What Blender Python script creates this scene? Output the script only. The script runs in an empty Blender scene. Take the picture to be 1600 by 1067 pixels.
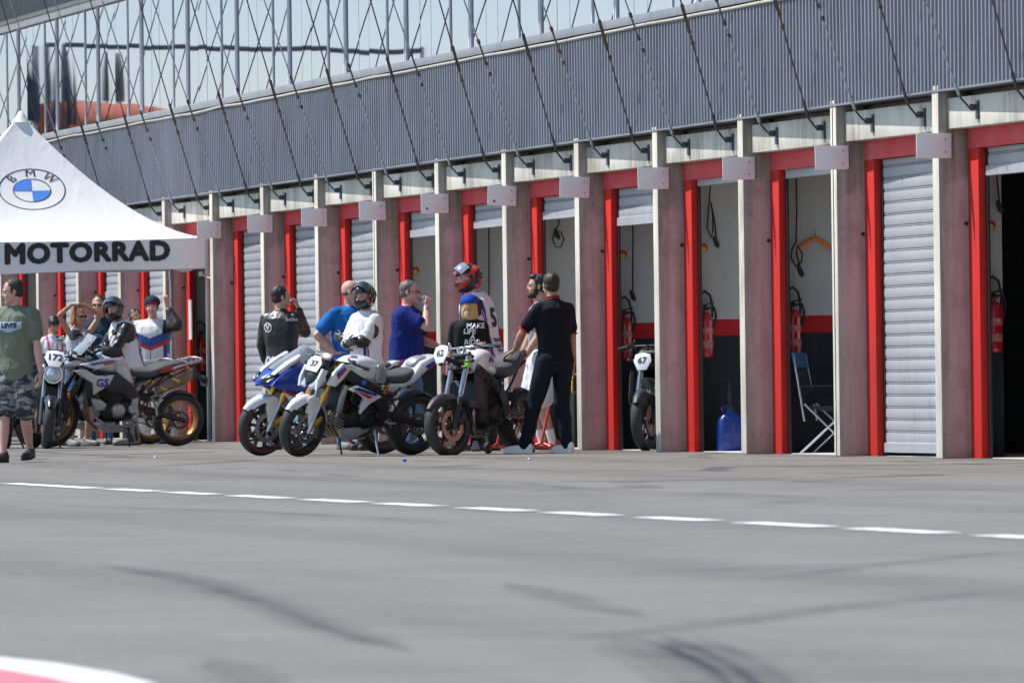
import bpy, bmesh, math, random
from mathutils import Vector, Matrix, Quaternion, noise
from mathutils.bvhtree import BVHTree
random.seed(7)
R = math.radians
scn = bpy.context.scene
COL = scn.collection
DG = bpy.context.evaluated_depsgraph_get
# ---------------------------------------------------------------- camera model
F = 15030.0; HC = 0.694; CX, CY = 80.93, -19.12
RT = Vector((.187, .9824)).normalized(); VW = Vector((-.9824, .187)).normalized()
def spot(px, depth):
    """ground point that stands at the given distance along the view and sideways position px"""
    xc = (px - 800) / F * depth
    return Vector((CX, CY)) + RT * xc + VW * depth
# ---------------------------------------------------------------- materials
M = {}
def new_mat(name):
    m = bpy.data.materials.new(name); m.use_nodes = True
    nt = m.node_tree; b = nt.nodes['Principled BSDF']
    return m, nt, b
def ramp(nt, fac, stops):
    r = nt.nodes.new('ShaderNodeValToRGB'); e = r.color_ramp.elements
    while len(e) < len(stops): e.new(.5)
    for i, (p, c) in enumerate(stops):
        e[i].position = p; e[i].color = (*c, 1) if len(c) == 3 else c
    nt.links.new(fac, r.inputs[0]); return r.outputs[0]
def coords(nt, kind='Object', scale=(1,1,1), loc=(0,0,0), rot=(0,0,0)):
    mp = nt.nodes.new('ShaderNodeMapping'); mp.inputs['Scale'].default_value = scale
    mp.inputs['Location'].default_value = loc; mp.inputs['Rotation'].default_value = rot
    if kind == 'World':
        g = nt.nodes.new('ShaderNodeNewGeometry'); nt.links.new(g.outputs['Position'], mp.inputs[0])
    else:
        t = nt.nodes.new('ShaderNodeTexCoord'); nt.links.new(t.outputs[kind], mp.inputs[0])
    return mp.outputs[0]
def nz(nt, vec, scale, detail=4, rough=.55, dist=0):
    n = nt.nodes.new('ShaderNodeTexNoise'); n.inputs['Scale'].default_value = scale
    n.inputs['Detail'].default_value = detail; n.inputs['Roughness'].default_value = rough
    n.inputs['Distortion'].default_value = dist
    nt.links.new(vec, n.inputs['Vector']); return n.outputs[0]
def mixc(nt, fac, a, b, mode='MIX'):
    m = nt.nodes.new('ShaderNodeMix'); m.data_type = 'RGBA'; m.blend_type = mode
    for s, v in ((0, fac), (6, a), (7, b)):
        if hasattr(v, 'is_output'): nt.links.new(v, m.inputs[s])
        elif s == 0: m.inputs[0].default_value = v
        else: m.inputs[s].default_value = (*v, 1)
    return m.outputs[2]
def bump(nt, b, h, strength=.3, dist=.02):
    n = nt.nodes.new('ShaderNodeBump'); n.inputs['Strength'].default_value = strength
    n.inputs['Distance'].default_value = dist
    nt.links.new(h, n.inputs['Height']); nt.links.new(n.outputs[0], b.inputs['Normal'])
def mat(name, c, rough=.6, metal=0, var=.12, scale=3, kind='Object', bmp=0, coat=0, spec=None, stretch=(1,1,1)):
    """plain surface with uneven tone"""
    if name in M: return M[name]
    m, nt, b = new_mat(name)
    v = coords(nt, kind, stretch)
    n = nz(nt, v, scale, 5, .6)
    lo = tuple(x * (1 - var) for x in c); hi = tuple(min(1, x * (1 + var)) for x in c)
    nt.links.new(ramp(nt, n, [(.3, lo), (.7, hi)]), b.inputs['Base Color'])
    b.inputs['Roughness'].default_value = rough; b.inputs['Metallic'].default_value = metal
    if coat: b.inputs['Coat Weight'].default_value = coat; b.inputs['Coat Roughness'].default_value = .08
    if spec is not None: b.inputs['Specular IOR Level'].default_value = spec
    if bmp: bump(nt, b, nz(nt, v, scale * 6, 4), bmp, .01)
    M[name] = m; return m
# ---------------------------------------------------------------- mesh builder
def basis(d):
    d = d.normalized(); u = d.cross(Vector((0,0,1)))
    if u.length < 1e-4: u = Vector((1,0,0))
    u.normalize(); return u, d.cross(u).normalized()
class MB:
    def __init__(s): s.v = []; s.f = []; s.m = []; s.cur = 0
    def add(s, vs, fs, mi=None):
        o = len(s.v); s.v += [Vector(x) for x in vs]
        s.f += [tuple(i + o for i in f) for f in fs]; s.m += [s.cur if mi is None else mi] * len(fs)
        return s
    def box(s, x0, x1, y0, y1, z0, z1, mi=None):
        vs = [(x, y, z) for x in (x0, x1) for y in (y0, y1) for z in (z0, z1)]
        return s.add(vs, [(0,1,3,2),(4,6,7,5),(0,4,5,1),(2,3,7,6),(0,2,6,4),(1,5,7,3)], mi)
    def obox(s, c, size, rot=None, mi=None):
        c = Vector(c); a, b, d = [x / 2 for x in size]
        vs = [Vector((x, y, z)) for x in (-a, a) for y in (-b, b) for z in (-d, d)]
        if rot is not None: vs = [rot @ v for v in vs]
        return s.add([v + c for v in vs], [(0,1,3,2),(4,6,7,5),(0,4,5,1),(2,3,7,6),(0,2,6,4),(1,5,7,3)], mi)
    def tube(s, path, r, n=8, closed=False, mi=None, caps=True):
        path = [Vector(p) for p in path]; k = len(path)
        rs = r if isinstance(r, (list, tuple)) else [r] * k
        vs = []; pu = None
        for i, p in enumerate(path):
            if closed: d = path[(i+1) % k] - path[i-1]
            else: d = path[min(i+1, k-1)] - path[max(i-1, 0)]
            if pu is None: u, w = basis(d)
            else:
                d = d.normalized(); u = pu - d * pu.dot(d)
                u = u.normalized() if u.length > 1e-5 else basis(d)[0]; w = d.cross(u).normalized()
            pu = u
            vs += [p + (u * math.cos(2*math.pi*j/n) + w * math.sin(2*math.pi*j/n)) * rs[i] for j in range(n)]
        fs = []
        for i in range(k if closed else k - 1):
            a = i * n; b = ((i + 1) % k) * n
            fs += [(a + j, a + (j+1) % n, b + (j+1) % n, b + j) for j in range(n)]
        if not closed and caps: fs += [tuple(range(n))[::-1], tuple(range((k-1)*n, k*n))]
        return s.add(vs, fs, mi)
    def rod(s, a, b, r, n=8, mi=None): return s.tube([a, b], r, n, mi=mi)
    def ell(s, c, r, rot=None, nu=14, nv=9, mi=None, power=1.0):
        c = Vector(c); vs = []
        def sg(x): return math.copysign(abs(x) ** power, x)
        for i in range(1, nv):
            t = math.pi * i / nv
            for j in range(nu):
                p = 2 * math.pi * j / nu
                v = Vector((r[0]*sg(math.sin(t))*sg(math.cos(p)), r[1]*sg(math.sin(t))*sg(math.sin(p)), r[2]*sg(math.cos(t))))
                vs.append(c + (rot @ v if rot is not None else v))
        top, bot = Vector((0,0,r[2])), Vector((0,0,-r[2]))
        if rot is not None: top, bot = rot @ top, rot @ bot
        vs += [c + top, c + bot]; T = len(vs) - 2; fs = []
        for i in range(nv - 2):
            for j in range(nu): fs.append((i*nu+j, (i+1)*nu+j, (i+1)*nu+(j+1)%nu, i*nu+(j+1)%nu))
        for j in range(nu):
            fs.append((T, j, (j+1) % nu)); a = (nv-2)*nu
            fs.append((T+1, a+(j+1) % nu, a+j))
        return s.add(vs, fs, mi)
    def prism(s, pts, y0, y1, mi=None, bulge=0):
        """polygon in x,z extruded along y; bulge pushes an inset outer face outwards"""
        n = len(pts); cx = sum(p[0] for p in pts)/n; cz = sum(p[1] for p in pts)/n
        vs = [(p[0], y0, p[1]) for p in pts] + [(p[0], y1, p[1]) for p in pts]
        fs = [tuple(range(n)), ] + [(i, i+n, (i+1)%n+n, (i+1)%n) for i in range(n)]
        if bulge:
            sg = 1 if y1 > y0 else -1
            vs += [(cx+(p[0]-cx)*.72, y1 + sg*bulge, cz+(p[1]-cz)*.72) for p in pts]
            fs += [(i+n, i+2*n, (i+1)%n+2*n, (i+1)%n+n) for i in range(n)] + [tuple(range(2*n, 3*n))[::-1]]
        else: fs += [tuple(range(n, 2*n))[::-1]]
        return s.add(vs, fs, mi)
    def loft(s, secs, n=14, mi=None, axis='x'):
        """secs: (x, zc, hw, hh, power, yc) superellipse sections; axis z: (z, xc, hy, hx, power, yc)"""
        vs = []
        for sc in secs:
            x, zc, hw, hh = sc[:4]; pw = sc[4] if len(sc) > 4 else 1; yc = sc[5] if len(sc) > 5 else 0
            for j in range(n):
                t = 2*math.pi*j/n; c, q = math.cos(t), math.sin(t)
                a = math.copysign(abs(c)**pw, c)*hw; b = math.copysign(abs(q)**pw, q)*hh
                vs.append((x, yc + a, zc + b) if axis == 'x' else (zc + b, yc + a, x))
        k = len(secs); fs = []
        for i in range(k-1):
            for j in range(n): fs.append((i*n+j, i*n+(j+1)%n, (i+1)*n+(j+1)%n, (i+1)*n+j))
        fs += [tuple(range(n))[::-1], tuple(range((k-1)*n, k*n))]
        return s.add(vs, fs, mi)
    def lathe(s, prof, c=(0,0,0), axis='y', n=32, mi=None, closed=False):
        """prof: (r, h) revolved about an axis through c"""
        c = Vector(c); vs = []; k = len(prof)
        for r, h in prof:
            for j in range(n):
                t = 2*math.pi*j/n; a, b = r*math.cos(t), r*math.sin(t)
                vs.append(c + Vector({'y': (a, h, b), 'z': (a, b, h), 'x': (h, a, b)}[axis]))
        fs = []
        for i in range(k if closed else k-1):
            a = i*n; b = ((i+1) % k)*n
            fs += [(a+j, a+(j+1)%n, b+(j+1)%n, b+j) for j in range(n)]
        if not closed:
            if prof[0][0] > 1e-5: fs.append(tuple(range(n))[::-1])
            if prof[-1][0] > 1e-5: fs.append(tuple(range((k-1)*n, k*n)))
        return s.add(vs, fs, mi)
    def sheet(s, grid, thick=.004, mi=None):
        """grid of points given thickness along its normals"""
        nr, nc = len(grid), len(grid[0]); g = [[Vector(p) for p in r] for r in grid]
        nm = []
        for i in range(nr):
            for j in range(nc):
                du = g[min(i+1, nr-1)][j]-g[max(i-1, 0)][j]; dv = g[i][min(j+1, nc-1)]-g[i][max(j-1, 0)]
                q = du.cross(dv); nm.append(q.normalized() if q.length > 1e-9 else Vector((0,0,1)))
        fl = [p for r in g for p in r]; N = nr*nc
        vs = fl + [p - q*thick for p, q in zip(fl, nm)]; fs = []
        for i in range(nr-1):
            for j in range(nc-1):
                a = i*nc+j; fs.append((a, a+nc, a+nc+1, a+1)); fs.append((a+N, a+1+N, a+nc+1+N, a+nc+N))
        for i in range(nr-1):
            for j in (0, nc-1): a = i*nc+j; fs.append((a, a+nc, a+nc+N, a+N))
        for j in range(nc-1):
            for i in (0, nr-1): a = i*nc+j; fs.append((a, a+1, a+1+N, a+N))
        return s.add(vs, fs, mi)
    def xf(s, mt, start=0):
        for i in range(start, len(s.v)): s.v[i] = mt @ s.v[i]
        return s
    def mirror_y(s, start=0, fstart=0):
        o = len(s.v); n0 = start
        vs = [Vector((v.x, -v.y, v.z)) for v in s.v[start:]]
        fs = [tuple(i - start + o for i in f)[::-1] for f in s.f[fstart:]]; ms = s.m[fstart:]
        s.v += vs; s.f += fs; s.m += ms; return s
    def mesh(s, name, mats):
        me = bpy.data.meshes.new(name); me.from_pydata([tuple(v) for v in s.v], [], s.f)
        for m in (mats if isinstance(mats, (list, tuple)) else [mats]): me.materials.append(M[m] if isinstance(m, str) else m)
        me.polygons.foreach_set('material_index', s.m)
        bm = bmesh.new(); bm.from_mesh(me); bmesh.ops.recalc_face_normals(bm, faces=bm.faces); bm.to_mesh(me); bm.free()
        me.update(); return me
    def build(s, name, mats, parent=None, smooth=False, bevel=0, sub=0, angle=40):
        me = s.mesh(name, mats); o = bpy.data.objects.new(name, me); COL.objects.link(o)
        if bevel or sub:
            if bevel:
                b = o.modifiers.new('b', 'BEVEL'); b.width = bevel; b.segments = 2; b.limit_method = 'ANGLE'; b.angle_limit = R(35)
            if sub:
                b = o.modifiers.new('s', 'SUBSURF'); b.levels = sub; b.render_levels = sub
            bake(o)
        if smooth or sub: shade(o.data, 180 if smooth is True else (smooth or 180))
        elif bevel: shade(o.data, angle)
        if parent: o.parent = parent
        return o
WORK = bpy.data.scenes.new('work')
def evaluate(o):
    """mesh of one object with its modifiers, worked out in a scratch scene so that nothing else is re-evaluated"""
    WORK.collection.objects.link(o); WORK.view_layers[0].update()
    me = bpy.data.meshes.new_from_object(o.evaluated_get(WORK.view_layers[0].depsgraph))
    WORK.collection.objects.unlink(o); return me
def bake(o):
    me = evaluate(o); me.name = o.name
    o.modifiers.clear(); o.data = me
def shade(me, ang):
    me.polygons.foreach_set('use_smooth', [True]*len(me.polygons))
    if ang < 180:
        bm = bmesh.new(); bm.from_mesh(me)
        for e in bm.edges:
            if len(e.link_faces) == 2 and e.calc_face_angle(0) > R(ang): e.smooth = False
        bm.to_mesh(me); bm.free()
def tag(o, label=None, cat=None, group=None, kind=None):
    for k, v in (('label', label), ('category', cat), ('group', group), ('kind', kind)):
        if v: o[k] = v
    return o
def thing(name, label, cat, loc=(0,0,0), rz=0, group=None):
    o = bpy.data.objects.new(name, None); COL.objects.link(o); o.location = loc; o.rotation_euler = (0, 0, rz)
    o.empty_display_size = .1
    return tag(o, label, cat, group)
def copy_tree(o, parent=None):
    c = o.copy(); COL.objects.link(c)
    if parent: c.parent = parent
    for ch in list(o.children): copy_tree(ch, c)
    return c
def text_mb(txt, size=1, bold=0., extrude=0.002, shear=0, spacing=1):
    """lettering as points and faces, in the x,z plane facing -y, centred"""
    cu = bpy.data.curves.new('t', 'FONT'); cu.body = txt; cu.size = size; cu.offset = 0; cu.extrude = 0
    cu.align_x = 'CENTER'; cu.align_y = 'CENTER'; cu.shear = shear; cu.space_character = spacing; cu.resolution_u = 3; cu.fill_mode = 'FRONT'
    o = bpy.data.objects.new('t', cu)
    me = evaluate(o)
    vs = [Vector((v.co.x, 0, v.co.y)) for v in me.vertices]; fs = [tuple(p.vertices) for p in me.polygons]
    bpy.data.objects.remove(o); bpy.data.curves.remove(cu); bpy.data.meshes.remove(me)
    if bold:                                   # heavier strokes: the glyphs laid over themselves
        v0, f0 = vs, fs; vs, fs = [], []
        for k in range(9):
            a = 2*math.pi*k/8; dx, dz = (bold*math.cos(a), bold*math.sin(a)) if k < 8 else (0, 0); o = len(vs)
            vs += [Vector((v.x+dx, .0004*k, v.z+dz)) for v in v0]; fs += [tuple(i+o for i in f) for f in f0]
    return vs, fs
# ---------------------------------------------------------------- camera, light, world
cam_d = bpy.data.cameras.new('camera'); cam = bpy.data.objects.new('camera', cam_d); COL.objects.link(cam)
cam_d.sensor_width = 36; cam_d.lens = 36 * F / 1600; cam_d.clip_start = 1; cam_d.clip_end = 6000
pitch = math.atan(65.5 / F)
fwd = Vector((VW.x * math.cos(pitch), VW.y * math.cos(pitch), math.sin(pitch)))
rgt = Vector((RT.x, RT.y, 0)); rgt = (rgt - fwd * rgt.dot(fwd)).normalized(); up = rgt.cross(fwd)
rm = Matrix((rgt, up, -fwd)).transposed() @ Matrix.Rotation(-.0127, 3, 'Z')
cam.matrix_world = Matrix.Translation((CX, CY, HC)) @ rm.to_4x4()
cam_d.dof.use_dof = True; cam_d.dof.focus_distance = 95; cam_d.dof.aperture_fstop = 12
scn.camera = cam
SUN = Vector((-.46, -1, 1.7)).normalized()
sd = bpy.data.lights.new('sun', 'SUN'); sd.energy = 3.5; sd.angle = R(.5); sd.color = (1, .955, .9)
so = bpy.data.objects.new('sun', sd); COL.objects.link(so); so.rotation_euler = SUN.to_track_quat('Z', 'Y').to_euler()
so.location = (40, -30, 40)
w = bpy.data.worlds.new('World'); scn.world = w; w.use_nodes = True
nt = w.node_tree; bg = nt.nodes['Background']; sk = nt.nodes.new('ShaderNodeTexSky'); sk.sky_type = 'NISHITA'; sk.sun_disc = False
sk.sun_elevation = math.asin(SUN.z); sk.sun_rotation = math.atan2(SUN.x, SUN.y)
sk.air_density = 1.0; sk.dust_density = .2; sk.ozone_density = 2.2; sk.altitude = 1500
hz = nt.nodes.new('ShaderNodeMix'); hz.data_type = 'RGBA'; hz.blend_type = 'MULTIPLY'; hz.inputs[0].default_value = 1; hz.inputs[7].default_value = (1, .94, .85, 1)
nt.links.new(sk.outputs[0], hz.inputs[6]); nt.links.new(hz.outputs[2], bg.inputs[0]); bg.inputs[1].default_value = .15
scn.view_settings.view_transform = 'Standard'; scn.view_settings.look = 'None'; scn.view_settings.exposure = .75
# ---------------------------------------------------------------- materials of the setting
def asphalt():
    m, nt, b = new_mat('asphalt')
    p = coords(nt, 'World')
    fine = nz(nt, p, 90, 3, .7); mid = nz(nt, p, 1.3, 6, .65); big = nz(nt, coords(nt, 'World', (.12, .9, 1)), 1, 5, .6, .6)
    c1 = ramp(nt, fine, [(.3, (.135,.127,.113)), (.7, (.243,.227,.201))])
    c2 = ramp(nt, mid, [(.32, (.84,.84,.845)), (.5, (.98,.98,.98)), (.7, (1.07,1.07,1.06))])
    c3 = ramp(nt, big, [(.34, (.87,.87,.88)), (.52, (1.,1.,1.)), (.7, (1.06,1.06,1.05))])
    gr = ramp(nt, nz(nt, p, 16, 3, .8), [(.3, (.86,.86,.86)), (.7, (1.12,1.12,1.12))]); c1 = mixc(nt, 1, c1, gr, 'MULTIPLY')
    c = mixc(nt, 1, c1, c2, 'MULTIPLY'); c = mixc(nt, 1, c, c3, 'MULTIPLY')
    # drive lanes rubbed darker, patches along the garages, joint cracks
    w = nt.nodes.new('ShaderNodeTexWave'); w.wave_type = 'BANDS'; w.bands_direction = 'Y'
    w.inputs['Scale'].default_value = .14; w.inputs['Distortion'].default_value = 2.5; w.inputs['Detail'].default_value = 3; w.inputs['Detail Scale'].default_value = .35
    nt.links.new(coords(nt, 'World', (.25, 1, 1), rot=(0,0,.03)), w.inputs[0])
    c = mixc(nt, 1, c, ramp(nt, w.outputs[1], [(0, (.86,.86,.87)), (.35, (1,1,1)), (1, (1.03,1.03,1.02))]), 'MULTIPLY')
    v = nt.nodes.new('ShaderNodeTexVoronoi'); v.feature = 'DISTANCE_TO_EDGE'; v.inputs['Scale'].default_value = .3
    nt.links.new(coords(nt, 'World', (.35, 1.4, 1)), v.inputs['Vector'])
    sp = nt.nodes.new('ShaderNodeSeparateXYZ'); g = nt.nodes.new('ShaderNodeNewGeometry'); nt.links.new(g.outputs['Position'], sp.inputs[0])
    cr = ramp(nt, v.outputs['Distance'], [(0, (.42,.42,.43)), (.02, (.5,.5,.5)), (.035, (1,1,1))])
    near = ramp(nt, mapr(nt, sp.outputs[1], -8.5, -5), [(0, (0,0,0)), (1, (1,1,1))])
    brk = ramp(nt, nz(nt, p, .5, 2), [(.45, (0,0,0)), (.55, (1,1,1))])
    k = mixc(nt, 1, near, brk, 'MULTIPLY')
    c = mixc(nt, k, c, mixc(nt, 1, c, cr, 'MULTIPLY'))
    nt.links.new(c, b.inputs['Base Color']); b.inputs['Roughness'].default_value = .85
    b.inputs['Specular IOR Level'].default_value = .35
    bump(nt, b, fine, .35, .006)
    M['asphalt'] = m
def mapr(nt, val, a, b_, lo=0, hi=1):
    n = nt.nodes.new('ShaderNodeMapRange'); n.inputs[1].default_value = a; n.inputs[2].default_value = b_
    n.inputs[3].default_value = lo; n.inputs[4].default_value = hi; nt.links.new(val, n.inputs[0]); return n.outputs[0]
asphalt()
def concrete_fin():
    m, nt, b = new_mat('mauve_render'); b.inputs['Specular IOR Level'].default_value = .15
    p = coords(nt, 'World'); g = nt.nodes.new('ShaderNodeNewGeometry'); sp = nt.nodes.new('ShaderNodeSeparateXYZ'); nt.links.new(g.outputs['Position'], sp.inputs[0])
    n1 = nz(nt, p, 3.5, 6, .65); n2 = nz(nt, coords(nt, 'World', (3, 9, .7)), 1.4, 5, .6)
    ad = nt.nodes.new('ShaderNodeMath'); ad.operation = 'ADD'; nt.links.new(sp.outputs[2], ad.inputs[0])
    mu = nt.nodes.new('ShaderNodeMath'); mu.operation = 'MULTIPLY_ADD'; mu.inputs[1].default_value = 1.1; mu.inputs[2].default_value = -.55
    nt.links.new(n1, mu.inputs[0]); nt.links.new(mu.outputs[0], ad.inputs[1])
    top = mapr(nt, ad.outputs[0], 2.3, 2.55)
    fr = mapr(nt, sp.outputs[1], .03, .15, 1, 0)          # weathered strip by the free edge
    mx = nt.nodes.new('ShaderNodeMath'); mx.operation = 'MULTIPLY_ADD'; mx.use_clamp = True; mx.inputs[1].default_value = .8
    nt.links.new(fr, mx.inputs[0]); nt.links.new(top, mx.inputs[2])
    mauve = ramp(nt, n2, [(.3, (.44,.345,.34)), (.5, (.52,.41,.405)), (.72, (.59,.48,.47))])
    conc = ramp(nt, n2, [(.28, (.2,.18,.15)), (.5, (.33,.3,.26)), (.75, (.44,.4,.35))])
    c = mixc(nt, mx.outputs[0], mauve, conc)
    dirt = ramp(nt, nz(nt, coords(nt, 'World', (2,2,2), (4,1,2)), 1.6, 6, .7), [(.36, (.6,.55,.5)), (.5, (1,1,1))])
    c = mixc(nt, .4, c, dirt, 'MULTIPLY')
    rust = mapr(nt, sp.outputs[2], 0, .35, .55, 0)
    rr = nt.nodes.new('ShaderNodeMath'); rr.operation = 'MULTIPLY'; nt.links.new(rust, rr.inputs[0]); nt.links.new(n1, rr.inputs[1])
    c = mixc(nt, rr.outputs[0], c, (.33,.17,.1))
    nt.links.new(c, b.inputs['Base Color']); b.inputs['Roughness'].default_value = .85; bump(nt, b, n1, .25, .02)
    M['mauve_render'] = m
concrete_fin()
def streaky(name, base, dirt, amount=.5, rough=.8, sc=(2,2,.35)):
    m, nt, b = new_mat(name)
    n = nz(nt, coords(nt, 'World', sc), 2.4, 7, .7); n2 = nz(nt, coords(nt, 'World'), 1.1, 4)
    k = mixc(nt, 1, ramp(nt, n, [(.42, (1,1,1)), (.68, (0,0,0))]), ramp(nt, n2, [(.4, (.2,.2,.2)), (.65, (1,1,1))]), 'MULTIPLY')
    mx = nt.nodes.new('ShaderNodeMath'); mx.operation = 'MULTIPLY'; mx.inputs[1].default_value = amount
    nt.links.new(k, mx.inputs[0])
    nt.links.new(mixc(nt, mx.outputs[0], base, dirt), b.inputs['Base Color']); b.inputs['Roughness'].default_value = rough
    b.inputs['Specular IOR Level'].default_value = .15
    bump(nt, b, n, .15, .01); M[name] = m
streaky('white_concrete', (.70,.67,.60), (.27,.24,.19), .95)
streaky('white_edge', (.68,.645,.57), (.34,.3,.23), .85, .8, (8,8,.8))
streaky('raw_concrete', (.3,.28,.24), (.14,.125,.1), .7)
streaky('red_paint', (.6,.028,.022), (.36,.04,.035), .7, .7)
streaky('mullion_metal', (.8,.8,.83), (.5,.5,.52), .6, .5)
streaky('red_lintel', (.6,.06,.07), (.5,.16,.17), .8, .8, (.6,1,2))
streaky('shutter_steel', (.36,.375,.4), (.24,.25,.27), .55, .42, (3,3,.8))
streaky('cladding', (.215,.228,.27), (.13,.138,.16), .8, .5, (.9,1,.25))
streaky('flashing', (.26,.28,.31), (.15,.15,.16), .6, .5)
streaky('cream_trim', (.46,.44,.40), (.3,.27,.23), .7, .6)
streaky('window_metal', (.55,.55,.58), (.35,.35,.37), .6, .4)
streaky('inside_white', (.5,.5,.49), (.38,.38,.36), .5, .7)
streaky('inside_black', (.022,.025,.032), (.04,.042,.048), .6, .55)
streaky('inside_red', (.5,.02,.025), (.38,.02,.02), .4, .5)
mat('dark_metal', (.075,.085,.095), .55, .3); mat('rust_metal', (.16,.1,.07), .8, .3, .4, 20)
mat('galvanised', (.42,.44,.46), .42, .75, .15, 6); mat('matt_black', (.016,.016,.018), .65); mat('rubber', (.022,.022,.023), .75, 0, .25, 12)
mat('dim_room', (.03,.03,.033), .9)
def glass_mirror():
    m, nt, b = new_mat('window_glass')
    g = nt.nodes.new('ShaderNodeBsdfGlossy'); g.inputs['Color'].default_value = (.37,.38,.49,1); g.inputs['Roughness'].default_value = .015
    n = nt.nodes.new('ShaderNodeBump'); n.inputs['Strength'].default_value = .0035; n.inputs['Distance'].default_value = .05
    nt.links.new(nz(nt, coords(nt, 'World', (1.3,1,.35)), 1.1, 2, .4), n.inputs['Height']); nt.links.new(n.outputs[0], g.inputs['Normal'])
    nt.links.new(g.outputs[0], nt.nodes['Material Output'].inputs[0])
    M['window_glass'] = m
glass_mirror()
def paint_line():
    m, nt, b = new_mat('line_paint')
    n = nz(nt, coords(nt, 'World'), 5, 6, .7)
    nt.links.new(ramp(nt, n, [(.3, (.42,.42,.41)), (.48, (.8,.8,.78))]), b.inputs['Base Color']); b.inputs['Roughness'].default_value = .6; M['line_paint'] = m
paint_line()
mat('kerb_red', (.52,.15,.18), .6, 0, .15, 2, 'World'); mat('kerb_white', (.78,.77,.75), .6, 0, .08, 2, 'World')
mat('rubber_mark', (.075,.075,.079), .8, 0, .3, 2, 'World')
mat('plate_grey', (.84,.81,.83), .55, 0, .04, 1)
mat('pale_floor', (.6,.59,.57), .7); mat('ceiling_white', (.8,.8,.79), .8)
# ---------------------------------------------------------------- ground
g = MB()
g.box(-900, 500, -900, 900, -.3, 0)
go = g.build('asphalt_ground', 'asphalt'); tag(go, kind='structure')
def gpt(px, py):
    """derotated photo row on the ground"""
    x = px - .0127*(py-533.5); y = py + .0127*(px-800)
    d = F*HC/(y-599); p = spot(x, d); return p
# dashed pit lane line, parallel to the garages
LY = None
xs = [(-90,-6),(2,160),(163,252),(256,345),(356,460),(470,578),(584,695),(716,838),(847,973),(993,1127),(1147,1310),(1318,1500),(1520,1710)]
def line_y(px): return 755 + 85*px/1600
for a, b_ in xs:
    p, q = gpt(a, line_y(a)), gpt(b_, line_y(b_))
    LY = (p.y + q.y)/2
    # one common line in plan
    mb = MB(); y0 = (p.y+q.y)/2
    n = 14; x0, x1 = p.x + .24, q.x - .24
    top = [(x0+(x1-x0)*i/n, y0 + .09 + random.uniform(-.008,.008), .004) for i in range(n+1)]
    bot = [(x0+(x1-x0)*i/n, y0 - .09 + random.uniform(-.008,.008), .004) for i in range(n+1)]
    mb.add(top+bot, [(i, i+1, n+2+i, n+1+i) for i in range(n)])
    o = mb.build('lane_marking', 'line_paint'); tag(o, kind='structure')
    print('LINEY', a, round(p.y,2), round(q.y,2), 'X', round(p.x,2), round(q.x,2))
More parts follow.
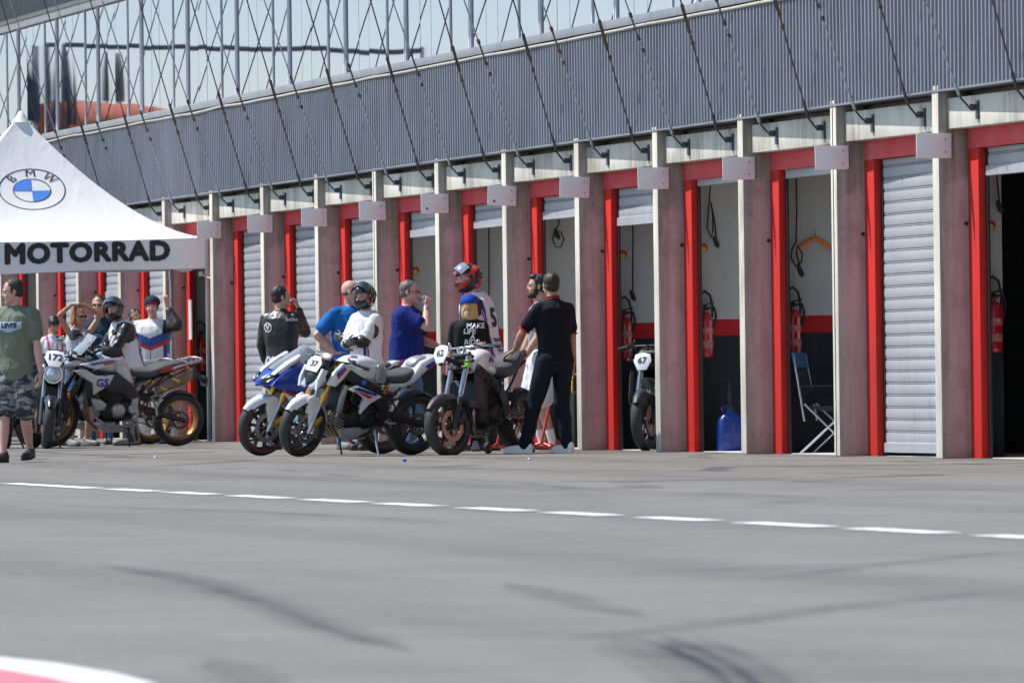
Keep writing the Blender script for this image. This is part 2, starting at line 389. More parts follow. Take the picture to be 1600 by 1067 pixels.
# ---------------------------------------------------------------- building
bld = thing('pit_building', 'long garage block with red door frames, concrete fins, ribbed cladding and mirrored windows', 'building')
BW = 4.0; N0, N1 = -3, 18
XL, XR = -BW*(N1+1), -BW*N0 + .23
H = 3.2
OPEN = {-1: 2.42, 1: 2.58, 2: 2.6, 3: 2.28, 4: 2.42, 5: 2.4, 6: 2.37, 10: 2.6, 12: 1.95, 14: 2.45, -2: 0, -3: 2.2}
for n in range(N0, N1+1):
    x = -BW*n
    fin = MB()
    fin.box(x, x+.23, 0, .27, 0, H + random.uniform(-.012, .02), 0)
    fm = fin.build('fin_pillar', ['mauve_render', 'white_edge', 'raw_concrete'], bld, bevel=.012)
    for p in fm.data.polygons:
        if p.normal.y < -.6: p.material_index = 1
        elif p.normal.z > .6: p.material_index = 2
    if n in (1, 7):
        j = MB(); j.box(x+.1, x+.118, -.004, .01, 0, H-.01); j.build('joint_seam', 'matt_black', fm)
    # bay to the left of this fin: from fin n+1 right face to this fin
    L, Rr = x - BW + .23, x
    li = MB()
    li.add([(L+.0, .09, 2.835), (Rr, .17, 2.835), (Rr, .31, 2.835), (L, .31, 2.835), (L, .09, 3.10), (Rr, .17, 3.10), (Rr, .31, 3.10), (L, .31, 3.10)],
           [(0,1,2,3),(4,7,6,5),(0,4,5,1),(1,5,6,2),(2,6,7,3),(3,7,4,0)])
    lo = li.build('white_lintel', 'white_concrete', bld, bevel=.008)
    rf = MB(); rf.box(L, Rr, .262, .36, 2.665, 2.85)
    rf.build('red_lintel', 'red_lintel', bld)
    for (a, b_) in ((L, L+.38), (Rr-.38, Rr)):
        po = MB(); po.box(a, b_, .26, .325, 0, 2.664); po.build('red_post', 'red_paint', bld, bevel=.004)
    # guides and shutter
    for a, b_ in ((L+.3, L+.43), (Rr-.43, Rr-.3)):
        gd = MB(); gd.box(a, b_, .327, .347, 0, 2.66); gd.build('door_track', 'matt_black', bld)
    zb = OPEN.get(n, .03); zt = 2.66
    sh = MB(); pitch_ = .108; A, B = L+.4, Rr-.4
    prof = []; z = zb
    prof = [(.335, zb), (.32, zb+.005), (.32, zb+.085), (.332, zb+.09)]; z = zb + .095
    while z < zt - .01:
        for t in range(6):
            zz = z + (pitch_-.026)*t/5; prof.append((.338 - .004*math.sin(math.pi*t/5)**.7, min(zz, zt)))
        z += pitch_
        for yy_, dz_ in ((.349, -.022), (.339, -.016), (.339, -.011), (.35, -.006)): prof.append((yy_, min(z+dz_, zt)))
    nn = 10; vs = []; fs = []
    for i in range(nn+1):
        xx = A + (B-A)*i/nn
        for (yy, zz) in prof: vs.append((xx, yy + .006*noise.noise((xx*1.3, zz*2, n)), zz + .003*noise.noise((xx*2, zz, n+9))))
    k = len(prof)
    for i in range(nn):
        for j in range(k-1): fs.append((i*k+j, i*k+j+1, (i+1)*k+j+1, (i+1)*k+j))
    o = len(vs); vs += [(v[0], v[1]+.012, v[2]) for v in vs[:]]; fs += [tuple(q+o for q in f)[::-1] for f in fs]
    sh.add(vs, fs)
    sh.build('roller_door', 'shutter_steel', bld, smooth=30)
    # party wall behind the fin, seen through the open doors
    c0 = x - BW
    pw = MB(); ye = 5.8 if n != -1 else .56
    for (z0, z1, mi) in ((0, 1.14, 1), (1.14, 1.3, 2), (1.3, 2.9, 0)):
        pw.box(c0+.02, c0+.2, .43, ye, z0, z1, mi)
    pw.build('party_wall', ['inside_white', 'inside_black', 'inside_red'] if n != 0 else ['inside_black', 'inside_black', 'inside_black'], bld)  # wall across the dark doorway all black, its gloom put into the colour
    if n > 0: p3 = MB(); p3.box(c0+.0, c0+.018, .52, 5.8, 0, 2.9); p3.build('bounce_lining', 'ceiling_white', bld)  # unseen white sheet added to bounce light into the bays
    pi = MB()
    for (z0, z1, mi) in ((0, 1.3, 1), (1.3, 2.7, 0)):
        pi.box(c0+.0, c0+.24, .365, .5, z0, z1, mi)
    pi.build('wall_pier', ['inside_white', 'inside_black'], bld)
    # little lamp socket hole on the fin
    if n % 1 == 0:
        s_ = MB(); s_.lathe([(.015, 0), (.018, .012), (.014, .022), (0, .024)], (x+.228, .238, 2.02+.02*math.sin(n*5)), 'x', 10)
        s_.build('wall_box', 'matt_black', fm, smooth=60)
# shell
st = MB()
st.box(XL, XR, .0, .02, 0, .01)
sl = MB(); sl.box(XL, XR, .405, 5.8, 2.9, 3.1); sl.build('ceiling_slab', 'ceiling_white', bld)
sb = MB(); sb.box(XL, -28, 5.8, 6, 0, 7.6); sb.box(-28, -4, 5.8, 6, 2.75, 7.6); sb.box(-4, XR, 5.8, 6, 0, 7.6); sb.build('back_wall', 'dim_room', bld)  # unseen gap behind the middle bays, added to let daylight in
for xx in (XL-.2, XR): e = MB(); e.box(xx, xx+.2, .33, 6, 0, 7.6); e.build('end_wall', 'raw_concrete', bld)
fl = MB(); fl.box(XL, XR, .34, 5.8, 0, .006); fl.build('garage_floor', 'pale_floor', bld)
# dark recess above white lintels
rc = MB(); rc.box(XL, XR, .315, .4, 2.86, 3.3); rc.build('recess_beam', 'raw_concrete', bld)
def corrug(name, z0, z1, y, m):
    mb = MB(); pit = .142; nn = int((XR-XL)/pit); vs = []; fs = []; prof = [(0, 0), (.3, 0), (.36, -.04), (.64, -.04), (.8, 0)]
    pts = []
    for i in range(nn):
        for (a, b_) in prof: pts.append((XL + (i+a)*pit, y+b_))
    k = len(pts)
    for (xx, yy) in pts: vs += [(xx, yy + .012*noise.noise((xx*.4, 0, 1)), z0), (xx, yy + .012*noise.noise((xx*.4, 0, 5)), z1)]
    for i in range(k-1): fs.append((2*i, 2*i+2, 2*i+3, 2*i+1))
    mb.add(vs, fs); return mb.build(name, m, bld)
corrug('cladding_band', 3.17, 4.2, .035, 'cladding')
corrug('upper_cladding', 6.08, 7.4, .035, 'cladding')
bk = MB(); bk.box(XL, XR, .06, .3, 3.2, 4.3); bk.box(XL, XR, .07, .3, 6.0, 7.5); bk.build('cladding_backing', 'dim_room', bld)
fb = MB(); fb.box(XL, XR, -.008, .3, 3.156, 3.174); fb.build('lower_flashing', 'cladding', bld)
# wavy cream capping strip
cs = MB(); path = []; xx = XL
while xx < XR:
    path.append((xx, -.01, 4.215 + .016*noise.noise((xx*.45, 0, 3)) )); xx += .4
cs.tube(path, .018, 6); cs.build('capping_strip', 'cream_trim', bld, smooth=True)
ws = MB(); ws.box(XL, XR, .015, .12, 4.252, 4.34); ws.build('window_sill', 'flashing', bld, bevel=.004)
wt = MB(); wt.box(XL, XR, .0, .12, 5.93, 6.03); wt.build('window_head', 'window_metal', bld, bevel=.004)
ct = MB(); ct.box(XL, XR, -.03, .05, 6.032, 6.09); ct.build('upper_flashing', 'cream_trim', bld)
for n in range(N0, N1+1):
    c = -BW*n - BW/2                       # wide mullion at mid bay
    wn = MB(); wn.box(c+.0, c+BW, .075, .09, 4.3, 5.97)
    # panes, each very slightly out of true
    wo = None
    cuts = [0, .92, 1.6, 2.78, 4.0]
    fr = MB(); fr.box(c-.045, c-.012, .04, .1, 4.342, 5.928); fr.box(c+.04, c+.073, .04, .1, 4.342, 5.928); fr.box(c-.012, c+.04, .055, .1, 4.342, 5.928, 1)
    wo = fr.build('window', ['mullion_metal', 'dark_metal'], bld)
    gb = MB(); gb.box(c+2.77, c+2.82, .045, .1, 4.342, 5.928); gb.build('glazing_bar', 'mullion_metal', wo, bevel=.003)
    for i in range(4):
        gl = MB(); a, b_ = c+cuts[i]+.0, c+cuts[i+1]-.02
        if i == 0: a += .1
        if i == 3: a += .06; b_ -= .07
        dy = random.uniform(-.0012, .0012); dz = random.uniform(-.0015, .0015)
        gl.add([(a, .06, 4.33), (b_, .06+dy, 4.33), (b_, .06+dy+dz, 5.94), (a, .06+dz, 5.94)], [(0,1,2,3)])
        gl.build('pane', 'window_glass', wo)
    bb = MB(); bb.box(c, c+BW, .1, .12, 4.3, 5.97); bb.build('window_back', 'dark_metal', wo)
rs = MB(); rs.box(XL-.3, XR+.3, -1.75, 6.2, 7.75, 7.95); rs.box(XL, XR, -1.75, -1.6, 7.5, 7.75); rs.build('roof', 'flashing', bld)
# tie rods: a bracket on each lintel, turnbuckle, then up to the roof edge
def tie(x, side):
    y0 = .09 + .08*((x + 400*BW - .23) % BW)/BW - .005
    k = -.315; a = .168*side; z0 = 2.98
    top = Vector((x + a*4.6, y0 - .12 + k*4.6, z0+.07+4.6))
    lo = Vector((x, y0-.065, z0+.0)); kn = Vector((x+.02*side, y0-.15, z0+.10))
    d = (top-kn).normalized()
    r = MB(); r.tube([kn, kn + d*(top-kn).length], .0078, 6)
    for t0 in (.02, ): r.tube([kn + d*t0, kn + d*(t0+.14)], .015, 6)
    ro = r.build('tie_rod', 'galvanised' if side < 0 else 'dark_metal', bld, smooth=50)  # rods leaning away are paler: their sunlit look is put into the colour
    b = MB(); b.box(x-.045, x+.045, y0-.012, y0+.004, z0-.09, z0+.09); b.prism([(y0-.08, z0+.03), (y0-.01, z0+.07), (y0-.01, z0-.08), (y0-.03, z0-.06)], 0, .02)
    b2 = MB(); b2.box(x-.04, x+.04, y0-.012, y0+.002, z0-.09, z0+.07); b2.box(x-.008, x+.008, y0-.07, y0-.01, z0-.015, z0+.04); b2.tube([lo, kn], .010, 6); b2.tube([Vector((x-.03, y0-.055, z0+.02)), Vector((x+.03, y0-.055, z0+.02))], .014, 6)
    b2.build('bracket', 'dark_metal', ro)
    t = MB(); s0 = 1.02 + .04*math.sin(x*3); u, w_ = basis(d)
    for sg in (-1, 1): t.tube([kn + d*(s0+.03) + u*.018*sg, kn + d*(s0+.25) + u*.018*sg], .006, 5)
    t.tube([kn+d*s0, kn+d*(s0+.04)], .018, 6); t.tube([kn+d*(s0+.24), kn+d*(s0+.29)], .018, 6); t.tube([kn+d*(s0-.12), kn+d*(s0-.08)], .018, 6)
    t.build('turnbuckle', 'rust_metal' if random.random() < .4 else 'dark_metal', ro)
for n in range(N0, N1+1):
    L = -BW*(n+1) + .23
    tie(L + 1.03, -1); tie(L + 2.88, 1)
# sign plates, each fixed to a fin at right angles to the wall
for n in range(N0, N1+1):
    x = -BW*n + .236; tl = random.uniform(-.03, .015)
    s_ = MB(); s_.box(0, .012, -.197, .113, -.1075, .1075); s_.xf(Matrix.Rotation(tl, 4, 'X')); s_.xf(Matrix.Translation((x, 0, 2.692)))
    where = {0: 'on the fin between the closed shutter and the dark doorway', 1: 'on the double-edged fin beside the orange hanger doorway', 2: 'on the fin beside the blue jerrycan doorway',
             3: 'on the fin just past the doorway with the parked race bike', 4: 'on the fin above the two men in black and beard', 5: 'with a dark spot, on the fin near the red helmet rider',
             6: 'with a dark spot, on the fin beside the royal blue T-shirt', 7: 'on the fin right above the bald man', 8: 'on the fin between two closed shutters near the bald man',
             9: 'on the fin above the man in black leathers', 10: 'on the fin touching the corner of the white tent'}.get(n, 'on one of the fins behind or beyond the white tent')
    po = s_.build('sign_plate', 'plate_grey', None, bevel=.0015)
    tag(po, 'pale grey plate ' + where, 'sign', 'blank plates on the garage fins')
    bt = MB()
    for zz in (.055, -.055): bt.lathe([(.007, 0), (.006, .004), (0, .005)], (x+.012, .06, 2.692+zz), 'x', 8)
    if n in (5, 6): bt.lathe([(.014, 0), (.0135, .002), (0, .0025)], (x+.012, -.13, 2.692-.055), 'x', 12)
    bt.build('bolt', 'dark_metal', po)
# ---------------------------------------------------------------- motorcycles
mat('tyre_black', (.028,.028,.029), .7, 0, .3, 15); mat('bike_black', (.014,.014,.016), .35, 0, .2, 6, coat=.3); mat('satin_black', (.022,.022,.024), .5, 0, .25, 8)
mat('engine_black', (.02,.019,.02), .45, .4, .4, 14); mat('engine_silver', (.38,.385,.4), .4, .8, .2, 12); mat('alloy', (.6,.61,.63), .3, .9, .1, 8)
mat('fork_gold', (.6,.38,.07), .28, .85, .1, 6); mat('rim_gold', (.33,.19,.055), .5, .6, .2, 8); mat('steel', (.55,.55,.56), .22, 1, .15, 8)
mat('disc_steel', (.3,.31,.33), .35, .9, .2, 10); mat('disc_bronze', (.34,.2,.14), .4, .8, .2, 10); mat('header_pipe', (.3,.22,.17), .35, .9, .35, 9)
mat('white_paint', (.76,.77,.79), .25, 0, .03, 3, coat=.8); mat('grey_paint', (.38,.38,.4), .35, .3, .05, 3, coat=.5); mat('light_grey_paint', (.55,.56,.58), .3, .2, .05, 3, coat=.6)
mat('blue_paint', (.012,.06,.36), .25, .2, .1, 3, coat=.8); mat('light_blue', (.04,.17,.55), .3, 0, .05, 3); mat('red_stripe', (.6,.02,.05), .3, 0, .05, 3); mat('purple_blue', (.05,.04,.3), .3, 0, .05, 3)
mat('seat_vinyl', (.075,.075,.08), .55, 0, .15, 8, bmp=.15); mat('red_vinyl', (.4,.015,.02), .5, 0, .1, 8); mat('lamp_glass', (.55,.62,.7), .05, .3, .2, 12, coat=1)
mat('screen_clear', (.3,.32,.35), .1, 0, .1, 3, coat=.6); mat('amber', (.8,.2,.01), .3, 0, .1, 6); mat('lime', (.3,.75,.05), .5, 0, .05, 4); mat('radiator', (.05,.05,.055), .5, .6, .3, 40)
mat('plate_white', (.82,.82,.84), .4, 0, .03, 4); mat('ink', (.02,.025,.06), .6); mat('titan', (.22,.16,.12), .45, .7, .25, 5); mat('yellow_mark', (.7,.45,.02), .4); mat('tail_red', (.5,.01,.01), .2, 0, .1, 6, coat=.5)
mat('red_metal', (.55,.03,.02), .35, .1, .15, 6, coat=.4); mat('rim_red', (.45,.03,.05), .4)

def wheel(root, nm, c, r, w, spokes, rimm, hubm, disc=None, disc2=True, S=None, rim_line=None, wire=False):
    rw = w*.40; rr = r - w*.5 if not wire else r-.085
    c = Vector(c)
    t = MB(); prof = [(rr, -rw), (rr+.02, -w*.46), (r-w*.30, -w*.5), (r-w*.12, -w*.40), (r-w*.03, -w*.2), (r, 0), (r-w*.03, w*.2), (r-w*.12, w*.40), (r-w*.30, w*.5), (rr+.02, w*.46), (rr, rw)]
    t.lathe(prof, c, 'y', 44, closed=True)
    h = MB(); h.lathe([(.001,-.07), (.035,-.07), (.045,-.04), (.04, 0), (.045,.04), (.035,.07), (.001,.07)], c, 'y', 16)
    if wire:
        for k in range(24):
            a = 2*math.pi*k/24; b = a + (.35 if k % 2 else -.35); s = .05 if k % 4 < 2 else -.05
            h.tube([c+Vector((.04*math.cos(b), s, .04*math.sin(b))), c+Vector((rr*math.cos(a), s*.3, rr*math.sin(a)))], .0032, 4)
    else:
        for k in range(spokes):
            a = 2*math.pi*(k+.2)/spokes
            for da in (-.09, .09):
                h.tube([c+Vector((.035*math.cos(a), .0, .035*math.sin(a))), c+Vector((rr*.6*math.cos(a+da*.4), .0, rr*.6*math.sin(a+da*.4))), c+Vector((rr*math.cos(a+da), 0, rr*math.sin(a+da)))], [.017, .011, .012], 6)
    rm_ = MB(); rm_.lathe([(rr+.004, -rw), (rr-.014, -rw*.95), (rr-.026, -rw*.5), (rr-.03, 0), (rr-.026, rw*.5), (rr-.014, rw*.95), (rr+.004, rw), (rr+.002, rw*.8), (rr-.01, 0), (rr+.002, -rw*.8)], c, 'y', 44, closed=True)
    parts = [('wheel', h, hubm)]
    if S: h.xf(S); t.xf(S); rm_.xf(S)
    ho = h.build(nm, hubm, root, smooth=50)
    t.build('tyre', 'tyre_black', ho, smooth=50); rm_.build('rim', rimm, ho, smooth=50)
    if rim_line:
        q = MB()
        for s in (-1, 1): q.lathe([(rr+.002, s*rw*1.03), (rr+.010, s*rw*1.05), (rr+.010, s*(rw*1.05+.002)), (rr+.002, s*(rw*1.03+.002))], c, 'y', 40, closed=True)
        if S: q.xf(S)
        q.build('rim_stripe', rim_line, ho, smooth=50)
    if disc:
        rd = .155 if r > .2 and disc2 else .115
        for s in ((-1, 1) if disc2 else (1,)):
            d = MB(); y = s*.068
            d.lathe([(rd*.68, y-.0025), (rd, y-.0025), (rd, y+.0025), (rd*.68, y+.0025)], c, 'y', 36, closed=True)
            for k in range(8):
                a = 2*math.pi*k/8; d.tube([c+Vector((.04*math.cos(a), y, .04*math.sin(a))), c+Vector((rd*.72*math.cos(a), y, rd*.72*math.sin(a)))], .006, 4)
            if S: d.xf(S)
            d.build('brake_disc', disc, ho, smooth=50)
    return ho

def plate_text(parent, txt, c, nrm, size, m='ink', bold=.012):
    """digits laid on a number plate that faces nrm"""
    vs, fs = text_mb(txt, size, bold)
    nrm = Vector(nrm).normalized(); rt = Vector((0,0,1)).cross(nrm).normalized(); up = nrm.cross(rt)
    mb = MB(); mb.add([Vector(c) + rt*v.x + up*v.z for v in vs], fs)
    return mb.build('number', m, parent)

def bike(kind, name, label, group='motorcycles parked along the pit lane', number=None, steer=0):
    P = dict(
      naked=dict(wb=1.44, rf=.30, rr=.315, wf=.116, wr=.178, rake=24.5, top=.94),
      sport=dict(wb=1.43, rf=.30, rr=.315, wf=.12, wr=.19, rake=24, top=.93),
      gs=dict(wb=1.59, rf=.345, rr=.325, wf=.09, wr=.15, rake=28, top=1.13),
      street=dict(wb=1.41, rf=.30, rr=.31, wf=.12, wr=.18, rake=24, top=.99),
      roadster=dict(wb=1.47, rf=.305, rr=.315, wf=.12, wr=.18, rake=26, top=1.02))[kind]
    wb, rf, rr_ = P['wb'], P['rf'], P['rr']
    xf, xr = wb/2, -wb/2
    root = thing(name, label, 'motorcycle', group=group)
    ra = R(P['rake']); fd = Vector((-math.sin(ra), 0, math.cos(ra)))           # up along the fork
    ax = Vector((xf, 0, rf)); ftop = ax + fd*((P['top']-rf)/fd.z)
    S = Matrix.Translation(ftop) @ Matrix.Rotation(R(steer), 4, fd) @ Matrix.Translation(-ftop)
    gs, naked, sport, street, road = [kind == k for k in ('gs', 'naked', 'sport', 'street', 'roadster')]
    bike.S = S
    # wheels
    dm = 'disc_bronze' if street else 'disc_steel'
    wheel(root, 'front_wheel', ax, rf, P['wf'], 5 if not sport else 10, 'rim_gold' if gs else ('satin_black'), 'engine_silver' if gs else 'satin_black', dm, True, S, 'rim_red' if sport else None, gs)
    wheel(root, 'rear_wheel', (xr, 0, rr_), rr_, P['wr'], 5, 'rim_gold' if gs else 'satin_black', 'engine_silver' if gs else 'satin_black', dm, False, None, 'rim_red' if sport else None, gs)
    # fork
    fm_up, fm_lo = {'gs': ('bike_black', 'steel'), 'naked': ('fork_gold', 'steel'), 'sport': ('fork_gold', 'steel'), 'street': ('steel', 'satin_black'), 'roadster': ('steel', 'satin_black')}[kind]
    L = (ftop-ax).length
    for s in (-1, 1):
        o = Vector((0, s*.095, 0)); fk = MB()
        lo_len = .5 if fm_lo == 'steel' else .36
        if fm_lo == 'steel':
            fk.tube([ax+o+fd*L*.40, ax+o+fd*L*.42, ax+o+fd*L*1.02], [.026, .030, .028], 12, mi=0)
            fk.tube([ax+o+fd*.02, ax+o+fd*L*.41], .020, 10, mi=1)
            fk.tube([ax+o-fd*.04, ax+o+fd*.02, ax+o+fd*.12], [.018, .030, .024], 8, mi=1)
        else:
            fk.tube([ax+o+fd*L*.34, ax+o+fd*L*1.03], .0215, 12, mi=0)
            fk.tube([ax+o-fd*.03, ax+o+fd*.05, ax+o+fd*L*.40], [.024, .03, .028], 10, mi=1)
            if street: fk.tube([ax+o+fd*L*.44, ax+o+fd*L*.98], .030, 12, mi=0)
        fk.xf(S); fo = fk.build('fork_leg', [fm_up, fm_lo], root, smooth=50)
        ca = MB(); cpos = ax + Vector((-.11, s*.085, .06)); ca.loft([(cpos.x-.05, cpos.z+.03, .02, .035, .6, cpos.y), (cpos.x, cpos.z, .028, .055, .6, cpos.y), (cpos.x+.05, cpos.z-.03, .02, .03, .6, cpos.y)], 10)
        ca.xf(S); ca.build('brake_caliper', 'fork_gold' if naked or sport else 'satin_black', fo, smooth=50)
        if gs:
            b = MB(); b.loft([(ax.x-.03, rf+.1, .012, .1, .7, s*.12), (ax.x-.09, rf+.25, .016, .12, .7, s*.12), (ax.x-.17, rf+.42, .01, .08, .7, s*.12)], 10); b.xf(S); b.build('fork_guard', 'satin_black', fo, smooth=50)
            b = MB(); b.ell(ax + Vector((.01, s*.16, .22)) + fd*.12, (.02,.014,.045), nu=8, nv=6); b.xf(S); b.build('side_reflector', 'amber', fo, smooth=True)
    cl = MB()
    for f in (.98, .80):
        p = ax + fd*L*f; cl.obox(p + Vector((-.01,0,0)), (.09, .24, .035), Matrix.Rotation(-ra, 3, 'Y'))
    cl.xf(S); cl.build('fork_yoke', 'satin_black', root, bevel=.008)
    if naked or sport or street:
        gm = MB(); p = ax + fd*L*(.86 if street else .72) + Vector((.02, .12 if street else .1, 0)); gm.obox(p, (.045, .05, .07), Matrix.Rotation(-ra, 3, 'Y')); gm.xf(S); gm.build('lime_tag', 'lime', root, bevel=.01)
    if naked or sport:
        for s in (-1, 1):
            q = MB(); p = ax + fd*L*.5 + Vector((.0, s*.128, 0)); q.obox(p, (.02, .006, .075), Matrix.Rotation(-ra, 3, 'Y')); q.xf(S); q.build('side_reflector', 'amber', root)
    # front mudguard: curved sheet round the tyre
    fg = MB(); Rm = rf + .022; grid = []
    a0, a1 = (R(35), R(172)) if not gs else (R(60), R(165))
    fw = P['wf']*.5+.018
    for i in range(15):
        a = a0 + (a1-a0)*i/14; row = []
        for j in range(9):
            t = -1 + 2*j/8; w_ = fw*(1 - .45*max(0, (5-i)/5)**2); dr = -.06*abs(t)**3
            row.append(ax + Vector(((Rm+dr)*math.cos(a), t*w_, (Rm+dr)*math.sin(a))))
        grid.append(row)
    fg.sheet(grid, .004)
    fc = {'gs': 'satin_black', 'naked': 'white_paint', 'sport': 'white_paint', 'street': 'satin_black', 'roadster': 'bike_black'}[kind]
    if naked or sport:
        for s in (-1, 1):
            pts = [(ax.x-.02, rf+.33), (ax.x+.06, rf+.30), (ax.x+.03, rf+.16), (ax.x-.005, rf+.02), (ax.x-.05, rf-.005), (ax.x-.075, rf+.04), (ax.x-.09, rf+.2), (ax.x-.13, rf+.28)]
            fg.prism(pts, s*.07, s*.088, bulge=.006)
    fg.xf(S); fg.build('front_mudguard', fc, root, smooth=45)
    # swingarm, rear axle, chain
    pv = Vector((-.20, 0, .43 if not gs else .48)); rx = Vector((xr, 0, rr_))
    sw = MB()
    for s in (-1, 1):
        y = s*.125
        sw.loft([(pv.x+.03, pv.z, .022, .05, .6, y), ((pv.x+rx.x)/2, (pv.z+rx.z)/2+.01, .022, .038, .6, y), (rx.x-.04, rx.z, .018, .03, .6, y)], 10)
    sw.loft([(pv.x-.10, pv.z-.01, .14, .05, .6), (pv.x-.02, pv.z, .14, .055, .6)], 10)
    sw.build('swingarm', 'satin_black', root, smooth=50)
    ch = MB(); s0, s1 = Vector((pv.x+.05, .10, pv.z)), Vector((rx.x, .10, rx.z)); ch.tube([s0+Vector((0,0,.035)), s1+Vector((0,0,.10))], .007, 5); ch.tube([s0-Vector((0,0,.035)), s1-Vector((0,0,.10))], .007, 5)
    ch.lathe([(.085, -.003), (.105, -.003), (.105, .003), (.085, .003)], s1, 'y', 30, closed=True); ch.build('chain', 'rust_metal', root)
    hg = MB(); grid = []
    for i in range(9):
        a = R(50 + 75*i/8); grid.append([rx + Vector(((rr_+.02)*math.cos(a), P['wr']*.5*t, (rr_+.02 - .03*abs(t)**2)*math.sin(a))) for t in (-1,-.5,0,.5,1)])
    hg.sheet(grid, .004); hg.build('rear_hugger', 'satin_black', root, smooth=45)
    # engine
    dz = .06 if gs else 0
    e = MB()
    e.loft([(-.24,.42+dz,.10,.10,.6), (-.18,.42+dz,.14,.14,.6), (.0,.40+dz,.17,.15,.6), (.18,.38+dz,.16,.13,.6), (.27,.38+dz,.12,.08,.6)], 18)
    q0 = len(e.v); e.loft([(-.02,0,.15,.15,.45), (.10,0,.16,.14,.45), (.22,0,.16,.13,.45), (.30,0,.14,.10,.45)], 16)
    e.xf(Matrix.Translation((.08,0,.50+dz)) @ Matrix.Rotation(R(-62), 4, 'Y'), q0)
    for k in range(6):
        q0 = len(e.v); e.obox((0,0,0), (.24,.34,.006)); e.xf(Matrix.Translation((.13+.012*k, 0, .55+dz+.028*k)) @ Matrix.Rotation(R(24), 4, 'Y'), q0)
    eo = e.build('engine', 'engine_black', root, smooth=40)
    for s in (-1, 1):
        c1 = MB(); c1.lathe([(.001, s*.215), (.05, s*.215), (.082, s*.205), (.094, s*.185), (.096, s*.15)], (.06,0,.40+dz), 'y', 24)
        c1.build('engine_cover', 'engine_silver' if gs else 'engine_black', eo, smooth=45)
        c2 = MB(); c2.lathe([(.001, s*.19), (.05, s*.19), (.065, s*.175), (.066, s*.13)], (-.13,0,.42+dz), 'y', 20); c2.build('engine_cover', 'engine_black' if not gs else 'engine_silver', eo, smooth=45)
    hs = MB()
    for (a_, b_, c_, r_) in (((.2,.17,.75),(.3,.2,.6),(.18,.19,.5),.012), ((-.1,.15,.72),(.0,.19,.6),(-.08,.18,.5),.01), ((.28,.1,.9),(.38,.16,.72),(.3,.17,.5),.007), ((.1,.18,.3),(-.05,.2,.33),(-.2,.17,.38),.009), ((-.25,.13,.62),(-.33,.16,.5),(-.3,.14,.4),.011)):
        hs.tube([Vector(a_)+Vector((0,0,dz)), (Vector(a_)+Vector(b_))/2+Vector((.01,.02,dz)), Vector(b_)+Vector((0,0,dz)), Vector(c_)+Vector((0,0,dz))], r_, 6)
    hs.build('hoses', 'rubber', eo, smooth=True)
    bl = MB()
    for (a_, b_, r_) in (((-.24,.15,.5),(-.24,.18,.5),.02), ((-.3,.15,.62),(-.3,.17,.62),.012), ((.02,.17,.66),(.02,.19,.66),.016), ((.2,.17,.66),(.2,.185,.66),.01), ((-.12,.14,.7),(-.12,.165,.7),.012)):
        bl.rod(Vector(a_)+Vector((0,0,dz)), Vector(b_)+Vector((0,0,dz)), r_, 8)
    bl.build('mounting_bolts', 'steel', eo, smooth=50)
    # radiator and headers
    rd = MB(); rd.obox((.40, 0, .60+dz), (.045, .34, .27), Matrix.Rotation(R(-14), 3, 'Y')); ro = rd.build('radiator', 'radiator', root, bevel=.008)
    for s in (-1, 1):
        t = MB(); t.obox((.40, s*.185, .60+dz), (.06, .03, .28), Matrix.Rotation(R(-14), 3, 'Y')); t.build('radiator_tank', 'engine_silver' if naked else 'engine_black', ro, bevel=.008)
    hp = MB()
    for k, y in enumerate((-.12,-.04,.04,.12) if not gs else (-.05,.05)):
        hp.tube([(.27,y,.54+dz),(.36,y,.50+dz),(.40,y,.42+dz),(.37,y*.9,.30+dz*.5),(.28,y*.7,.21+dz*.5),(.1,y*.5,.19+dz*.5),(-.1,y*.4-.05,.19+dz*.5)], .019, 10)
    hp.build('exhaust_header', 'header_pipe', root, smooth=True)
    mf = MB()
    if gs: mf.loft([(-.42,.70,.05,.05,.8,.17), (-.5,.74,.06,.075,.7,.17), (-.78,.86,.062,.085,.7,.175), (-.86,.895,.058,.078,.7,.175)], 14)
    else: mf.loft([(-.12,.21,.06,.06,.8,-.13), (-.2,.24,.07,.08,.7,-.15), (-.42,.32,.07,.08,.7,-.17), (-.5,.35,.055,.06,.7,-.17)], 14)
    mo = mf.build('muffler', 'titan' if gs else 'satin_black', root, smooth=45)
    if gs:
        y = MB(); y.prism([(-.52,.705),(-.45,.735),(-.46,.755),(-.53,.725)], .236, .241); y.prism([(-.68,.80),(-.60,.835),(-.605,.865),(-.69,.83)], .236, .242); y.build('maker_mark', 'yellow_mark', mo)
        cv = MB(); cv.loft([(-.86,.895,.060,.08,.7,.175), (-.90,.912,.05,.06,.7,.175)], 14); cv.build('end_cap', 'satin_black', mo, smooth=45)
    # frame side beams and subframe
    fr = MB()
    for s in (-1, 1):
        pts = [(.36,.80+dz), (.33,.90+dz), (.12,.80+dz), (-.12,.70+dz), (-.24,.56+dz), (-.26,.38), (-.18,.36), (-.13,.5+dz), (-.02,.62+dz), (.16,.70+dz)]
        fr.prism(pts, s*.12, s*.155, bulge=.004)
        fr.tube([(-.15,s*.09,.72+dz), (-.5,s*.09,.80+dz), (-.78,s*.06,.90+dz)], .014, 6); fr.tube([(-.22,s*.1,.52+dz), (-.45,s*.09,.70+dz), (-.6,s*.08,.84+dz)], .013, 6)
    fr.build('frame', 'satin_black' if not (road) else 'grey_paint', root, smooth=40)
    sk_ = MB(); sk_.tube([(-.23,.02,.50),(-.33,.02,.74)], .028, 8)
    for k in range(7): sk_.lathe([(.028,-.006),(.042,0),(.028,.006)], (-.235-.013*k, .02, .53+.03*k), 'z', 12)
    sk_.build('rear_shock', 'fork_gold' if naked or sport else 'satin_black', root, smooth=60)
